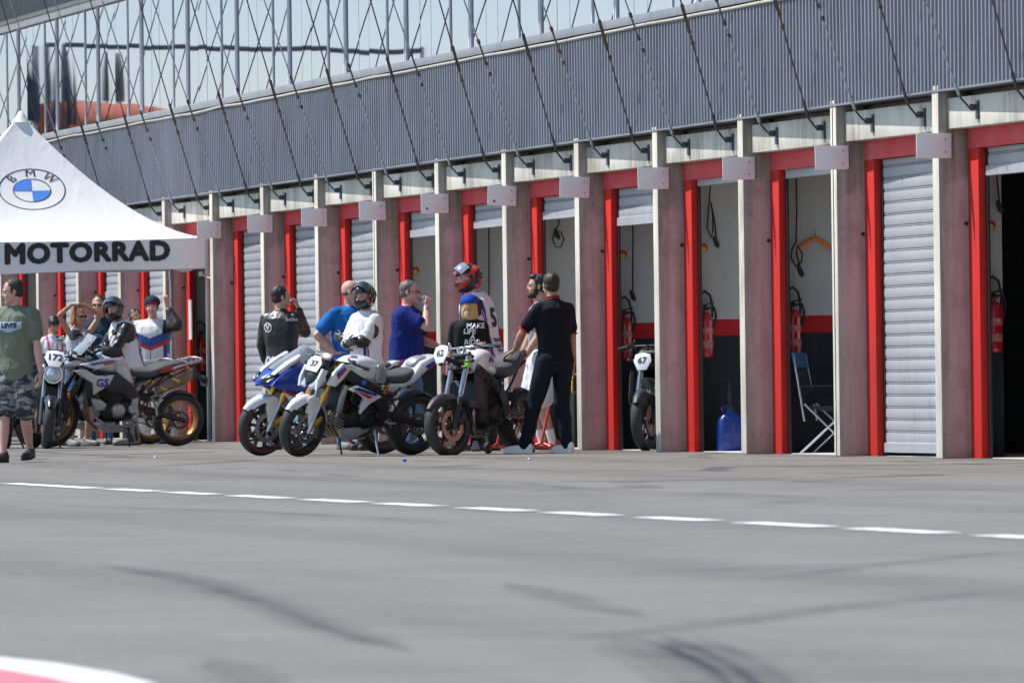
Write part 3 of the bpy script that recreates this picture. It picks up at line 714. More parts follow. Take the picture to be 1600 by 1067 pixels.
    # bodywork
    z = {'gs': .10, 'naked': 0, 'sport': -.03, 'street': 0, 'roadster': 0}[kind]
    bm_ = MB(); tank_m = {'gs': 'light_grey_paint', 'naked': 'white_paint', 'sport': 'white_paint', 'street': 'white_paint', 'roadster': 'bike_black'}[kind]
    bm_.loft([(.38,.86+z,.07,.04,.8), (.35,.885+z,.13,.085,.75), (.25,.92+z,.165,.12,.7), (.12,.925+z,.17,.135,.7), (0,.895+z,.155,.125,.7), (-.08,.85+z,.125,.09,.75), (-.13,.82+z,.10,.06,.8)], 22)
    if naked: bm_.xf(Matrix.Translation((-.08,0,-.02)) @ Matrix.Diagonal((1.15,1,.98,1)))
    to = bm_.build('fuel_tank', tank_m, root, smooth=True, sub=1)
    cp = MB(); cp.lathe([(.04,1.05+z),(.038,1.062+z),(.0,1.064+z)], (.20,0,0), 'z', 16); cp.build('filler_cap', 'satin_black', to, smooth=50)
    if naked or sport:                                  # darker knee panels at the rear of the tank
        for s in (-1, 1):
            k = MB(); k.loft([(.06,.86+z,.012,.07,.8,s*.165), (0,.87+z,.016,.105,.8,s*.158), (-.06,.85+z,.014,.10,.8,s*.143), (-.12,.82+z,.01,.05,.8,s*.12)], 12); k.xf(Matrix.Translation((-.09 if naked else 0,0,-.02))); k.build('knee_panel', 'grey_paint' if naked else 'white_paint', to, smooth=True)
    se = MB()
    if gs: se.loft([(-.06,.92,.09,.03,.7), (-.14,.90,.14,.05,.65), (-.3,.885,.165,.055,.65), (-.42,.90,.165,.06,.65), (-.5,.95,.15,.05,.65), (-.7,.99,.135,.045,.65), (-.86,1.01,.10,.03,.65)], 16)
    elif street: se.loft([(-.09,.83,.10,.05,.7), (-.18,.81,.15,.06,.65), (-.34,.81,.17,.075,.65), (-.46,.85,.16,.09,.65), (-.6,.93,.12,.075,.65), (-.72,.98,.07,.04,.65)], 16)
    elif naked: se.loft([(-.20,.80,.10,.03,.7), (-.27,.78,.14,.045,.65), (-.40,.775,.155,.055,.65), (-.50,.79,.15,.07,.65), (-.58,.83,.12,.05,.65), (-.62,.86,.06,.02,.65)], 16)
    else: se.loft([(-.09,.825+z,.10,.035,.7), (-.16,.81+z,.14,.045,.65), (-.32,.815+z,.15,.05,.65), (-.42,.85+z,.14,.06,.65), (-.52,.90+z,.115,.045,.65), (-.66,.935+z,.10,.035,.65), (-.76,.95+z,.06,.02,.65)], 16)
    sto = se.build('seat', 'seat_vinyl', root, smooth=True, sub=1)
    if gs:
        rs_ = MB(); rs_.prism([(-.46,.90),(-.52,.965),(-.78,.99),(-.80,.965),(-.6,.92)], .145, .156, bulge=.004); rs_.prism([(-.46,.90),(-.52,.965),(-.78,.99),(-.80,.965),(-.6,.92)], -.145, -.156, bulge=.004); rs_.build('seat_side', 'red_vinyl', sto, smooth=40)
    tl = MB()
    tx = {'gs': -.98, 'naked': -.86, 'sport': -.86, 'street': -.84, 'roadster': -.84}[kind]
    tl.loft([(-.22,.76+z*.7,.10,.05,.7), (-.42,.80+z*.8,.12,.05,.7), (-.62,.87+z*.8,.09,.045,.7), (tx+.08,.94+z*.7,.06,.035,.7), (tx,.96+z*.7,.03,.015,.7)], 14)
    tlm = 'white_paint' if sport or naked else 'satin_black'
    if naked:
        tl = MB(); tx = -.94; tl.loft([(-.30,.70,.08,.03,.7), (-.46,.73,.13,.05,.6), (-.58,.79,.14,.065,.6), (-.66,.87,.135,.085,.55), (-.76,.92,.12,.065,.55), (-.88,.965,.08,.04,.6), (-.95,.985,.04,.015,.7)], 18)
    tlo = tl.build('tail_unit', tlm, root, smooth=True)
    if naked:
        hp_ = MB(); hp_.loft([(-.60,.90,.06,.03,.7),(-.66,.94,.085,.035,.7),(-.74,.965,.08,.03,.7),(-.80,.975,.04,.015,.7)], 12); hp_.build('seat_hump', 'grey_paint', tlo, smooth=True)
        for s_ in (-1, 1):
            q_ = MB(); q_.prism([(-.70,.905),(-.84,.965),(-.92,.99),(-.93,.98),(-.84,.945),(-.74,.885)], s_*.06, s_*.131, mi=0); q_.prism([(-.74,.885),(-.84,.945),(-.93,.98),(-.91,.97),(-.84,.925),(-.76,.87)], s_*.06, s_*.129, mi=1); q_.xf(Matrix.Identity(4)); q_.build('stripe', ['blue_paint','red_stripe'], tlo)
    lp = MB(); lp.ell((tx-.005, 0, .955+z*.7), (.025,.05,.022)); lp.build('tail_lamp', 'tail_red', tlo, smooth=True)
    ph = MB(); ph.prism([(tx+.10,.93+z*.5),(tx+.02,.93+z*.5),(tx-.10,.76+z*.6),(tx-.13,.70+z*.6),(tx-.11,.69+z*.6),(tx-.04,.78+z*.6)], -.03, .03)
    ph.box(tx-.135, tx-.125, -.09, .09, .66+z*.6, .78+z*.6); (None if naked or street else ph.build('plate_holder', 'satin_black', tlo))
    if gs:
        rk = MB()
        for s in (-1, 1): rk.tube([(-.62,s*.15,.945),(-.72,s*.17,.985),(-.98,s*.14,1.045),(-1.03,s*.07,1.05)], .016, 8)
        rk.tube([(-1.03,.08,1.05),(-1.05,0,1.05),(-1.03,-.08,1.05)], .016, 8)
        for xx in (-.82,-.90,-.97): rk.box(xx-.016, xx+.016, -.13, .13, 1.02, 1.036)
        rk.build('luggage_rack', 'engine_silver', root, smooth=50)
        fp = MB()
        for a, b_ in (((-.36,.62),(-.50,.66)), ((-.50,.66),(-.43,.5)), ((-.43,.5),(-.36,.62)), ((-.43,.5),(-.44,.40))): fp.tube([(a[0],.17,a[1]),(b_[0],.19,b_[1])], .014, 6)
        fp.build('pillion_bracket', 'engine_silver', root, smooth=50)
        sp_ = MB()
        sp_.prism([(-.20,.62),(-.12,.60),(-.10,.50),(-.14,.44),(-.12,.36),(-.18,.33),(-.22,.42),(-.19,.5)], .16, .18, bulge=.004); sp_.build('foot_plate', 'engine_silver', root)
        cb = MB(); cb.prism([(.42,.62),(.30,.60),(.22,.55),(.24,.48),(.34,.46),(.40,.54)], .14, .20, bulge=.01); cb.build('cylinder_cover', 'engine_silver', root, smooth=40)
        ug = MB(); ug.tube([(.36,.14,.40),(.26,.16,.32),(.12,.17,.28),(-.1,.17,.27),(-.22,.15,.3)], .014, 8); ug.prism([(.34,.30),(.2,.20),(-.1,.19),(-.1,.25),(.2,.27)], -.12, .12); ug.build('skid_plate', 'engine_silver', root, smooth=40)
    # pegs, stand
    pg = MB()
    for s in (-1, 1):
        pg.rod((-.26, s*.14, .36+dz*.5), (-.28, s*.24, .36+dz*.5), .012); pg.prism([(-.22,.42+dz),(-.32,.36+dz*.5),(-.30,.33+dz*.5),(-.2,.36+dz)], s*.135, s*.15)
    pg.build('footpeg', 'engine_silver' if gs else 'steel', root, smooth=50)
    if not street:
        ss = MB(); ss.tube([(-.10,.14,.28), (-.08,.22,.13), (-.07,.29,.012)], [.013,.011,.011], 8); ss.obox((-.07,.30,.008), (.06,.05,.012)); ss.build('side_stand', 'alloy' if naked else 'satin_black', root, smooth=50)
    # handlebar
    hb = MB(); hz = P['top'] + {'gs': .12, 'naked': .02, 'sport': -.01, 'street': .07, 'roadster': .08}[kind]; hx = ftop.x
    hw_ = {'gs': .42, 'naked': .38, 'sport': .31, 'street': .38, 'roadster': .38}[kind]
    pts = [(hx-.13, -hw_, hz-.02), (hx-.07, -hw_*.6, hz), (hx, -.13, hz+.0), (hx+.0, 0, hz), (hx, .13, hz), (hx-.07, hw_*.6, hz), (hx-.13, hw_, hz-.02)]
    if sport: pts = None
    if pts: hb.tube(pts, .012, 8)
    else:
        for s in (-1, 1): hb.tube([(hx+.02, s*.10, hz), (hx-.03, s*.18, hz), (hx-.10, s*hw_, hz-.05)], .012, 8)
    for s in (-1, 1): hb.rod((hx, s*.04, hz-.08), (hx, s*.04, hz+.01), .018)
    hb.xf(S); ho = hb.build('handlebar', 'alloy' if street else 'satin_black', root, smooth=60)
    for s in (-1, 1):
        g_ = MB(); g_.tube([(hx-.085, s*hw_*.72, hz-.005-(.03 if sport else 0)), (hx-.135, s*(hw_+.01), hz-.022-(.03 if sport else 0))], .019, 10); g_.xf(S); g_.build('grip', 'rubber', ho, smooth=50)
        lv = MB(); lv.tube([(hx-.05, s*hw_*.6, hz+.005), (hx-.02, s*hw_*.68, hz), (hx-.05, s*(hw_-.01), hz-.02), (hx-.07, s*(hw_), hz-.03)], .007, 6); lv.obox((hx-.06, s*hw_*.6, hz+.02), (.05,.05,.035)); lv.ell((hx-.04, s*hw_*.5, hz+.045), (.015,.015,.02), nu=8, nv=6); lv.xf(S); lv.build('lever', 'steel', ho, smooth=50)
        cb = MB(); cb.tube([(hx-.04, s*hw_*.6, hz), (hx+.10, s*.16, hz+.02), (hx+.12, s*.1, hz-.1), (hx+.03, s*.07, hz-.25)], .006, 5); cb.xf(S); cb.build('cable', 'rubber', ho, smooth=60)
        if (gs and s > 0) or (road and s < 0):
            mr = MB(); mr.tube([(hx-.06, s*hw_*.62, hz), (hx-.03, s*hw_*.75, hz+.14), (hx-.03, s*hw_*.85, hz+.2)], .006, 6); mr.ell((hx-.03, s*(hw_*.9), hz+.24), (.014,.055,.04) if gs else (.02,.05,.05)); mr.xf(S); mr.build('mirror', 'bike_black', ho, smooth=60)
        if gs:
            hd = MB(); hd.loft([(hx-.13,hz-.01,.03,.045,.7,s*hw_), (hx-.02,hz-.0,.05,.07,.7,s*(hw_-.03)), (hx+.06,hz,.04,.05,.7,s*(hw_-.09))], 10); hd.xf(S); hd.build('hand_guard', 'satin_black', ho, smooth=50)
    if not street:
      ds = MB(); ds.obox((hx+.07, 0, hz+.03), (.03,.16,.09), Matrix.Rotation(R(-40), 3, 'Y')); ds.xf(S); ds.build('dash_display', 'bike_black', ho, bevel=.006)
    # noses by kind
    if naked:
        nb = MB(); nb.loft([(hx+.30,0.750,.03,.03,.7), (hx+.26,0.780,.09,.09,.7), (hx+.16,0.810,.12,.13,.7), (hx+.05,0.830,.10,.12,.7)], 16); nb.xf(S); no = nb.build('headlight_shell', 'bike_black', root, smooth=True)
        for s in (-1, 1):
            hl = MB(); hl.loft([(hx+.30,0.710,.03,.02,.7,s*.05), (hx+.27,0.740,.045,.045,.7,s*.075), (hx+.19,0.780,.035,.05,.7,s*.105)], 10); hl.xf(S); hl.build('headlight', 'lamp_glass', no, smooth=True)
            wp = MB(); wp.prism([(hx+.30,0.780),(hx+.24,0.900),(hx+.17,0.880),(hx+.23,0.740),(hx+.30,0.690)], s*.10, s*.125, bulge=.01); wp.xf(S); wp.build('nose_cowl', 'white_paint', no, smooth=40)
            sh = MB(); pts_ = [(hx+.16,.99),(hx+.04,1.0),(hx-.09,.86),(hx+.05,.70),(hx+.13,.74),(hx+.05,.86)]
            pts_ = [(.53,.86),(.42,.95),(.30,.92),(.40,.80),(.50,.72),(.60,.74)]
            sh.prism(pts_, s*.155, s*.185, bulge=.012); so_ = sh.build('side_cowl', 'white_paint', root, smooth=40)
            st_ = MB(); st_.prism([(.515,.855),(.42,.93),(.40,.91),(.50,.82)], s*.198, s*.203, mi=0); st_.prism([(.50,.815),(.40,.905),(.385,.89),(.49,.795)], s*.198, s*.204, mi=1); st_.build('stripe', ['blue_paint', 'red_stripe'], so_)
            p2 = MB(); p2.prism([(.36,.70),(.24,.735),(-.02,.65),(-.10,.62),(.05,.55),(.16,.45),(.17,.52),(.13,.60),(.24,.67)], s*.175, s*.205, bulge=.008); p2o = p2.build('side_panel', 'white_paint', root, smooth=40)
            s2 = MB(); s2.prism([(.30,.703),(.22,.715),(-.03,.645),(-.01,.63),(.10,.65)], s*.214, s*.218, mi=0); s2.prism([(.28,.69),(.10,.645),(.02,.622),(.08,.60),(.16,.64)], s*.2135, s*.2165, mi=1); s2.build('stripe', ['blue_paint', 'red_stripe'], p2o)
            bl2 = MB(); bl2.lathe([(.001, s*.20), (.022, s*.199), (.026, s*.19), (.026, s*.16)], (.13,0,.755), 'y', 18); bl2.build('emblem', 'light_blue', root, smooth=50)
            bp = MB(); bp.prism([(.38,.30),(.34,.22),(.24,.17),(.0,.27),(-.02,.31),(.15,.31)], s*.13, s*.16, bulge=.008); bp.build('belly_pan', 'grey_paint', root, smooth=40)
        vt = MB()
        for k in range(4): vt.obox((.40, .17, .30+.03*k), (.12,.03,.01), Matrix.Rotation(R(-18), 3, 'Y'))
        vt.build('oil_cooler', 'steel', root)
        # brake wheel of stripes on the tank
        for s in (-1, 1):
            ts = MB(); ts.prism([(.02,1.015),(.05,1.02),(-.02,.965),(-.05,.955)], s*.118, s*.14, mi=0); ts.prism([(-.0,1.0),(.02,1.01),(-.05,.95),(-.075,.94)], s*.112, s*.128, mi=1)
        pl = MB(); hexa = [(-.085,-.09),(-.105,.02),(-.05,.10),(.05,.10),(.105,.02),(.085,-.09)]
        pm = Matrix.Translation((hx+.235, 0, .925)) @ Matrix.Scale(.86, 4) @ Matrix.Rotation(R(-28), 4, 'Y') @ Matrix.Rotation(R(-90), 4, 'Z')
        pl.prism(hexa, 0, .01); pl.xf(pm); pl.xf(S); po = pl.build('number_board', 'plate_white', root, smooth=40)
        if number: plate_num(po, number, pm, S, .1)
    if road or street:
        sz = .115
        nb = MB(); c = Vector((hx+.17, 0, .88))
        if road:
            nb.lathe([(.001,-.12),(.07,-.10),(.10,-.04),(.108,.03),(.10,.06)], c, 'x', 22); nb.xf(S); no = nb.build('headlight_shell', 'bike_black', root, smooth=50)
            hl = MB(); hl.lathe([(.098,.055),(.08,.08),(.05,.092),(.001,.098)], c, 'x', 22); hl.xf(S); hl.build('headlight', 'lamp_glass', no, smooth=50)
            rg = MB(); rg.lathe([(.098,.05),(.112,.052),(.112,.072),(.098,.072)], c, 'x', 26, closed=True); rg.xf(S); rg.build('headlight_ring', 'alloy', no, smooth=50)
            pm = Matrix.Translation((hx+.22, 0, 1.06)) @ Matrix.Rotation(R(-35), 4, 'Y') @ Matrix.Rotation(R(-90), 4, 'Z')
        else:
            nb.loft([(hx+.28,.98,.02,.02,.8), (hx+.16,.94,.03,.025,.8), (hx+.03,.90,.04,.03,.8)], 14); nb.xf(S); no = nb.build('nose_bracket', 'satin_black', root, smooth=True)
            pm = Matrix.Translation((hx+.32, .02, 1.01)) @ Matrix.Scale(.78, 4) @ Matrix.Rotation(R(-20), 4, 'Y') @ Matrix.Rotation(R(-90), 4, 'Z')
        pl = MB(); hexa = [(-.06,-.12),(-.12,0),(-.10,.09),(-.03,.11),(.03,.11),(.10,.09),(.12,0),(.06,-.12)]
        pl.prism(hexa, 0, .012, bulge=.01); pl.xf(pm); pl.xf(S); po = pl.build('number_board', 'plate_white', root, smooth=40)
        if number: plate_num(po, number, pm, S, .125 if road else .12)
        for s in (-1, 1):
            bl_ = MB(); bl_.tube([(hx+.08, s*.10, .92), (hx+.09, s*.19, .92)], .007, 6); bl_.ell((hx+.09, s*.21, .92), (.028,.02,.018)); bl_.xf(S); bl_.build('indicator', 'amber' if road else 'satin_black', no, smooth=True)
        if street:
            for s in (-1, 1):
                rp = MB(); rp.prism([(.46,.80),(.36,.78),(.22,.66),(.26,.48),(.36,.44),(.44,.5)], s*.165, s*.195, bulge=.012); rp.build('radiator_cowl', 'satin_black', root, smooth=40)
                tri = MB(); zz = .94
                tri.tube([(.08,s*.178,zz-.03),(.125,s*.176,zz+.045),(.16,s*.172,zz-.03)], .004, 4, closed=False); tri.tube([(.10,s*.179,zz-.03),(.13,s*.178,zz+.015),(.15,s*.176,zz-.025)], .005, 4); tri.build('tank_emblem', 'ink', to)
            tc = MB(); tc.loft([(-.5,.82,.11,.03,.7), (-.7,.92,.08,.03,.7), (-.86,.99,.03,.015,.7)], 12); tc.build('tail_cowl', 'bike_black', root, smooth=True)
            lk = MB(); lk.tube([(-.3,.15,.36),(-.42,.17,.34),(-.50,.16,.36)], .014, 6); lk.tube([(-.22,.16,.52),(-.30,.165,.34)], .008, 6); lk.build('gear_linkage', 'red_metal', root, smooth=True)
    if sport:
        for s in (-1, 1):
            # big side fairing: white lower wedge, blue upper
            lo_ = MB(); lo_.prism([(.60,.66),(.42,.60),(.20,.56),(-.08,.50),(-.14,.40),(.02,.28),(.28,.26),(.38,.40),(.50,.55)], s*.15, s*.20, bulge=.015); lo2 = lo_.build('side_fairing', 'white_paint', root, smooth=40)
            up_ = MB(); up_.prism([(.78,.74),(.70,.82),(.58,.90),(.40,.96),(.28,.93),(.22,.80),(-.02,.66),(-.06,.56),(.20,.60),(.45,.65),(.62,.69)], s*.155, s*.205, bulge=.022); up2 = up_.build('upper_fairing', 'blue_paint', root, smooth=40)
            rs2 = MB(); rs2.prism([(.66,.675),(.45,.625),(.18,.572),(.0,.545),(.0,.552),(.18,.583),(.45,.638),(.64,.69)], s*.2, s*.222); rs2.build('stripe', 'red_stripe', lo2)
            nz_ = MB(); nz_.prism([(.79,.77),(.70,.87),(.56,.97),(.42,1.04),(.44,.99),(.60,.88),(.70,.80)], s*.09, s*.145, bulge=.012); nz_.build('nose_fairing', 'white_paint', root, smooth=40)
            hl = MB(); hl.loft([(.81,.77,.03,.018,.7,s*.05), (.76,.80,.045,.03,.7,s*.10), (.68,.84,.02,.025,.7,s*.155)], 10); hl.build('headlight', 'bike_black', root, smooth=True)
            em = MB(); em.lathe([(.001, s*.236), (.026, s*.235), (.03, s*.225)], (.36,0,.80), 'y', 18); em.build('emblem', 'plate_white', up2, smooth=50)
        ns = MB(); ns.loft([(.84,.73,.02,.02,.8), (.78,.76,.08,.05,.8), (.68,.80,.13,.08,.8), (.56,.85,.14,.09,.8), (.46,.90,.12,.07,.8)], 18); ns.build('nose_cone', 'blue_paint', root, smooth=True)
        ws_ = MB(); grid = []
        for i in range(7):
            t = i/6; x_ = .70-.40*t; z_ = .89+.25*t - .02*t*t; w_ = .085+.05*math.sin(t*3)
            grid.append([(x_-.10*(u_**2), u_*w_, z_ - .06*u_**2) for u_ in (-1,-.66,-.33,0,.33,.66,1)])
        ws_.sheet(grid, .003); ws_.build('windscreen', 'screen_clear', root, smooth=60)
    if gs:
        for s in (-1, 1):
            fl_ = MB(); fl_.prism([(.58,1.02),(.42,1.06),(.20,1.10),(.04,1.08),(.22,1.0),(.36,.96)], s*.15, s*.185, bulge=.012); flo = fl_.build('tank_cowl', 'white_paint', root, smooth=40)
            s3 = MB(); s3.prism([(.46,1.035),(.30,1.06),(.14,1.075),(.16,1.06),(.30,1.035),(.42,1.01)], s*.198, s*.201, mi=0); s3.prism([(.30,1.03),(.14,1.058),(.08,1.072),(.14,1.04),(.26,1.01)], s*.198, s*.202, mi=1); s3.build('stripe', ['blue_paint', 'red_stripe'], flo)
            pn = MB(); pn.prism([(.66,.95),(.52,.97),(.36,.89),(.14,.90),(.20,.78),(.36,.68),(.40,.66),(.42,.80),(.56,.88)], s*.175, s*.205, bulge=.012); pno = pn.build('side_panel', 'light_grey_paint', root, smooth=40)
            vs_, fs_ = text_mb('GS', .13, .006, spacing=1.05); tm = MB(); tm.add([(.29 - v.x*s*(1), s*(.219+v.y), .80+v.z) for v in vs_], fs_); tm.build('lettering', 'purple_blue', pno)
            em = MB(); em.lathe([(.001, s*.222), (.026, s*.221), (.03, s*.21)], (.25,0,.915), 'y', 18); em.build('emblem', 'ink', pno, smooth=50)
            lw = MB(); lw.prism([(.46,.92),(.36,.86),(.30,.62),(.38,.52),(.46,.6),(.50,.80)], s*.15, s*.18, bulge=.01); lw.build('radiator_cowl', 'satin_black', root, smooth=40)
            gk = MB(); gk.loft([(.12,.98,.01,.04,.8,s*.165), (.0,.93,.014,.09,.8,s*.165), (-.08,.86,.012,.07,.8,s*.15), (-.14,.80,.008,.03,.8,s*.13)], 10); gk.build('knee_panel', 'light_grey_paint', to, smooth=True)
            b2_ = MB(); b2_.prism([(.1,.92),(-.02,.84),(-.12,.76),(-.06,.66),(.2,.70),(.24,.80)], s*.16, s*.19, bulge=.01); b2_.build('tank_side', 'satin_black', root, smooth=40)
        bk_ = MB(); bk_.loft([(.86,.97,.02,.01,.7), (.78,.99,.07,.025,.7), (.62,1.02,.12,.05,.7), (.48,1.04,.12,.06,.7)], 14); bk_.build('beak', 'light_grey_paint', root, smooth=True)
        hl = MB(); hl.loft([(.68,1.06,.07,.05,.7), (.64,1.08,.10,.07,.7), (.52,1.10,.09,.07,.7)], 14); hlo = hl.build('headlight_shell', 'bike_black', root, smooth=True)
        h2 = MB(); h2.ell((.675,0,1.07), (.025,.075,.045)); h2.build('headlight', 'lamp_glass', hlo, smooth=True)
        ws_ = MB(); grid = []
        for i in range(7):
            t = i/6; x_ = .60-.20*t; z_ = 1.14+.22*t; w_ = .12+.02*math.sin(t*3)
            grid.append([(x_-.05*(u_**2), u_*w_, z_ - .02*u_**2) for u_ in (-1,-.66,-.33,0,.33,.66,1)])
        ws_.sheet(grid, .003); ws_.build('windscreen', 'screen_clear', root, smooth=60)
    return root
def plate_num(po, number, pm, S, size):
    vs, fs = text_mb(number, size, .004); mb = MB()
    off = .0235 if size > .105 else .0125
    mb.add([Vector((-v.x, off+v.y, v.z)) for v in vs], fs)
    mb.v = [S @ (pm @ Matrix.Rotation(math.pi, 4, 'Z') @ Vector((v.x, -v.y, v.z))) if False else S @ (pm @ v) for v in mb.v]
    mb.build('number', 'ink', po)
def put_bike(root, px, depth, phi, lean=0, lift=0, nose=0):
    """front contact at photo column px; phi = 0 heads across the picture, 90 heads to the viewer"""
    h = -RT*math.cos(R(phi)) - VW*math.sin(R(phi))
    p = spot(px, depth); wb2 = .72
    c = p - h*wb2
    yaw = math.atan2(h.y, h.x)
    root.location = (c.x, c.y, lift); root.rotation_mode = 'XYZ'
    root.rotation_euler = (Matrix.Rotation(yaw, 3, 'Z') @ Matrix.Rotation(R(nose), 3, 'Y') @ Matrix.Rotation(R(-lean), 3, 'X')).to_euler()
A_ = bike('gs', 'adventure_motorcycle', 'tall grey and black adventure motorcycle with gold rims and GS panel, under the tent edge', steer=16)
put_bike(A_, 90, 114, 25, 9)
B_ = bike('roadster', 'roadster_motorcycle', 'black motorcycle with round headlight and number 172 board, facing out beside the walking man', number='172', steer=-6)
put_bike(B_, 68, 112.5, 99, 9)
B2 = copy_tree(B_); B2['label'] = 'black motorcycle mostly hidden behind the man walking in camouflage shorts'
for c_ in list(B2.children):
    if c_.name.startswith('number_board'):
        for d_ in list(c_.children): bpy.data.objects.remove(d_)
        bpy.data.objects.remove(c_)
put_bike(B2, 4, 113.5, 96, 8)
C_ = bike('sport', 'sport_motorcycle', 'blue and white sports motorcycle with clear screen and thin red rim lines', steer=5)
put_bike(C_, 405, 96.6, 34, 9)
D_ = bike('naked', 'naked_motorcycle', 'white and black motorcycle with gold fork, white mudguard and white tank, nearest the pit lane', number='37', steer=8)
put_bike(D_, 466, 94.3, 42, 9)
E_ = bike('street', 'street_motorcycle', 'white tank motorcycle numbered 62 with silver fork and grey mudguard, raised on a red stand', number='62', steer=-14)
put_bike(E_, 696, 94.2, 61, 1, 0, 1.5)
SE = bike.S
G_ = copy_tree(E_)
for c_ in G_.children_recursive:
    if c_.name.split('.')[0] in ('handlebar', 'lever'): c_.data = c_.data.copy(); c_.data.materials[0] = M['satin_black']; G_['label'] = 'black motorcycle numbered 67 standing inside an open garage doorway'; G_['group'] = 'motorcycles parked along the pit lane'
for c_ in list(G_.children):
    if c_.name.startswith('number_board'):
        for d_ in list(c_.children): bpy.data.objects.remove(d_)
        pmx = None
    if c_.name.startswith('fuel_tank'):
        c_.data = c_.data.copy(); c_.data.materials[0] = M['bike_black']
        for d_ in c_.children:
            if d_.name.startswith('tank_cowl'): d_.data = d_.data.copy(); d_.data.materials[0] = M['bike_black']
    if c_.name.startswith('number_board'):
        hx = None
        nb_ = c_
P_hx = (.705 - math.tan(R(24))*(.99-.30))
plate_num(nb_, '67', Matrix.Translation((P_hx+.32, .02, 1.01)) @ Matrix.Scale(.78, 4) @ Matrix.Rotation(R(-20), 4, 'Y') @ Matrix.Rotation(R(-90), 4, 'Z'), SE, .12)
for o_ in (nb_,): o_.location.z -= .11
G_.location = (-14.72, .50, 0); G_.rotation_euler = (Matrix.Rotation(math.atan2(-.30, .95), 3, 'Z') @ Matrix.Rotation(R(-4), 3, 'X')).to_euler()
H_ = copy_tree(A_); H_['label'] = 'dark motorcycle half hidden behind the grey adventure bike, only its rear wheel clear'
put_bike(H_, 60, 118.2, 30, 9)
for c_ in list(H_.children_recursive):
    if c_.name.split('.')[0] in ('mirror', 'windscreen', 'hand_guard'): bpy.data.objects.remove(c_)
for o in (A_, B_, B2, C_, D_, E_, G_, H_): o['category'] = 'motorcycle'
# ---------------------------------------------------------------- people
def skin(name, c):
    if name in M: return
    m, nt, b = new_mat(name)
    n = nz(nt, coords(nt, 'Object'), 9, 4)
    nt.links.new(ramp(nt, n, [(.3, tuple(x*.85 for x in c)), (.7, tuple(min(1, x*1.1) for x in c))]), b.inputs['Base Color'])
    b.inputs['Roughness'].default_value = .5; b.inputs['Subsurface Weight'].default_value = .08; b.inputs['Subsurface Radius'].default_value = (.02,.006,.003)
    M[name] = m
skin('skin_fair', (.55,.32,.23)); skin('skin_tan', (.44,.24,.155)); skin('skin_pink', (.6,.34,.27))
mat('eye_white', (.7,.68,.66), .3); mat('eye_dark', (.03,.02,.015), .2); mat('lips', (.4,.14,.12), .5)
mat('hair_dark', (.022,.016,.012), .6, 0, .5, 30, stretch=(1,1,.3)); mat('hair_grey', (.12,.11,.10), .6, 0, .5, 30); mat('hair_blond', (.55,.36,.16), .5, 0, .3, 25, stretch=(1,1,.2)); mat('hair_red', (.3,.10,.03), .5, 0, .4, 25, stretch=(1,1,.2)); mat('hair_black', (.01,.01,.011), .5, 0, .3, 30)
def cloth(name, c, rough=.85, var=.12, bm=.2, sheen=.2):
    if name in M: return
    m, nt, b = new_mat(name); v = coords(nt, 'Object')
    nt.links.new(ramp(nt, nz(nt, v, 5, 5), [(.3, tuple(x*(1-var) for x in c)), (.7, tuple(min(1, x*(1+var)) for x in c))]), b.inputs['Base Color'])
    b.inputs['Roughness'].default_value = rough; b.inputs['Sheen Weight'].default_value = 0; b.inputs['Specular IOR Level'].default_value = .2
    f_ = nz(nt, coords(nt, 'Object', (1,1,.6)), 13, 3, .5, 1.2); bump(nt, b, f_, .55, .02); M[name] = m
cloth('green_cotton', (.17,.195,.145)); cloth('navy_cotton', (.016,.035,.065)); cloth('blue_cotton', (.012,.022,.17)); cloth('polo_blue', (.012,.13,.42)); cloth('black_cotton', (.014,.014,.016)); cloth('polo_black', (.008,.009,.013))
cloth('dark_trousers', (.010,.014,.024)); cloth('denim', (.09,.17,.3), .85, .35); cloth('white_cloth', (.72,.72,.75)); cloth('bib_white', (.76,.75,.80), .7, .04); cloth('grey_cloth', (.3,.31,.33)); cloth('tank_grey', (.5,.52,.57)); cloth('red_cloth', (.5,.02,.03)); cloth('pink_cloth', (.6,.1,.2)); cloth('blue_cloth', (.015,.07,.33)); cloth('pale_patch', (.42,.47,.55))
mat('leather_black', (.016,.016,.017), .38, 0, .2, 10, bmp=.2); mat('leather_white', (.68,.68,.67), .45, 0, .06, 6, bmp=.1); mat('leather_blue', (.012,.055,.25), .42, 0, .1, 6); mat('leather_red', (.52,.02,.02), .42, 0, .1, 6)
mat('shoe_white', (.94,.94,.93), .5, 0, .06, 10); mat('shoe_black', (.014,.014,.015), .55, 0, .2, 10); mat('shoe_red', (.55,.06,.05), .55, 0, .1, 10); mat('shoe_grey', (.2,.2,.21), .5, 0, .3, 12); mat('sock_white', (.75,.75,.74), .8)
mat('helmet_black', (.012,.012,.014), .18, 0, .1, 3, coat=1); mat('helmet_red', (.55,.025,.02), .2, 0, .1, 3, coat=1); mat('visor', (.10,.115,.13), .08, .5, .2, 3, coat=1); mat('clear_visor', (.32,.36,.4), .08, .3, .2, 3, coat=1); mat('lens_dark', (.01,.01,.012), .1); mat('lining', (.02,.02,.02), .9)
mat('watch_steel', (.5,.5,.5), .3, .8); mat('vape_blue', (.02,.08,.7), .3)
def camo():
    m, nt, b = new_mat('camo_cloth'); v = coords(nt, 'Object', (1,1,2.2))
    n = nz(nt, v, 9, 2, .5, .8)
    r = ramp(nt, n, [(.0, (.03,.033,.042)), (.42, (.075,.08,.09)), (.50, (.15,.15,.16)), (.58, (.28,.28,.27))]); r.node.color_ramp.interpolation = 'CONSTANT'
    nt.links.new(r, b.inputs['Base Color']); b.inputs['Roughness'].default_value = .9; M['camo_cloth'] = m
camo()

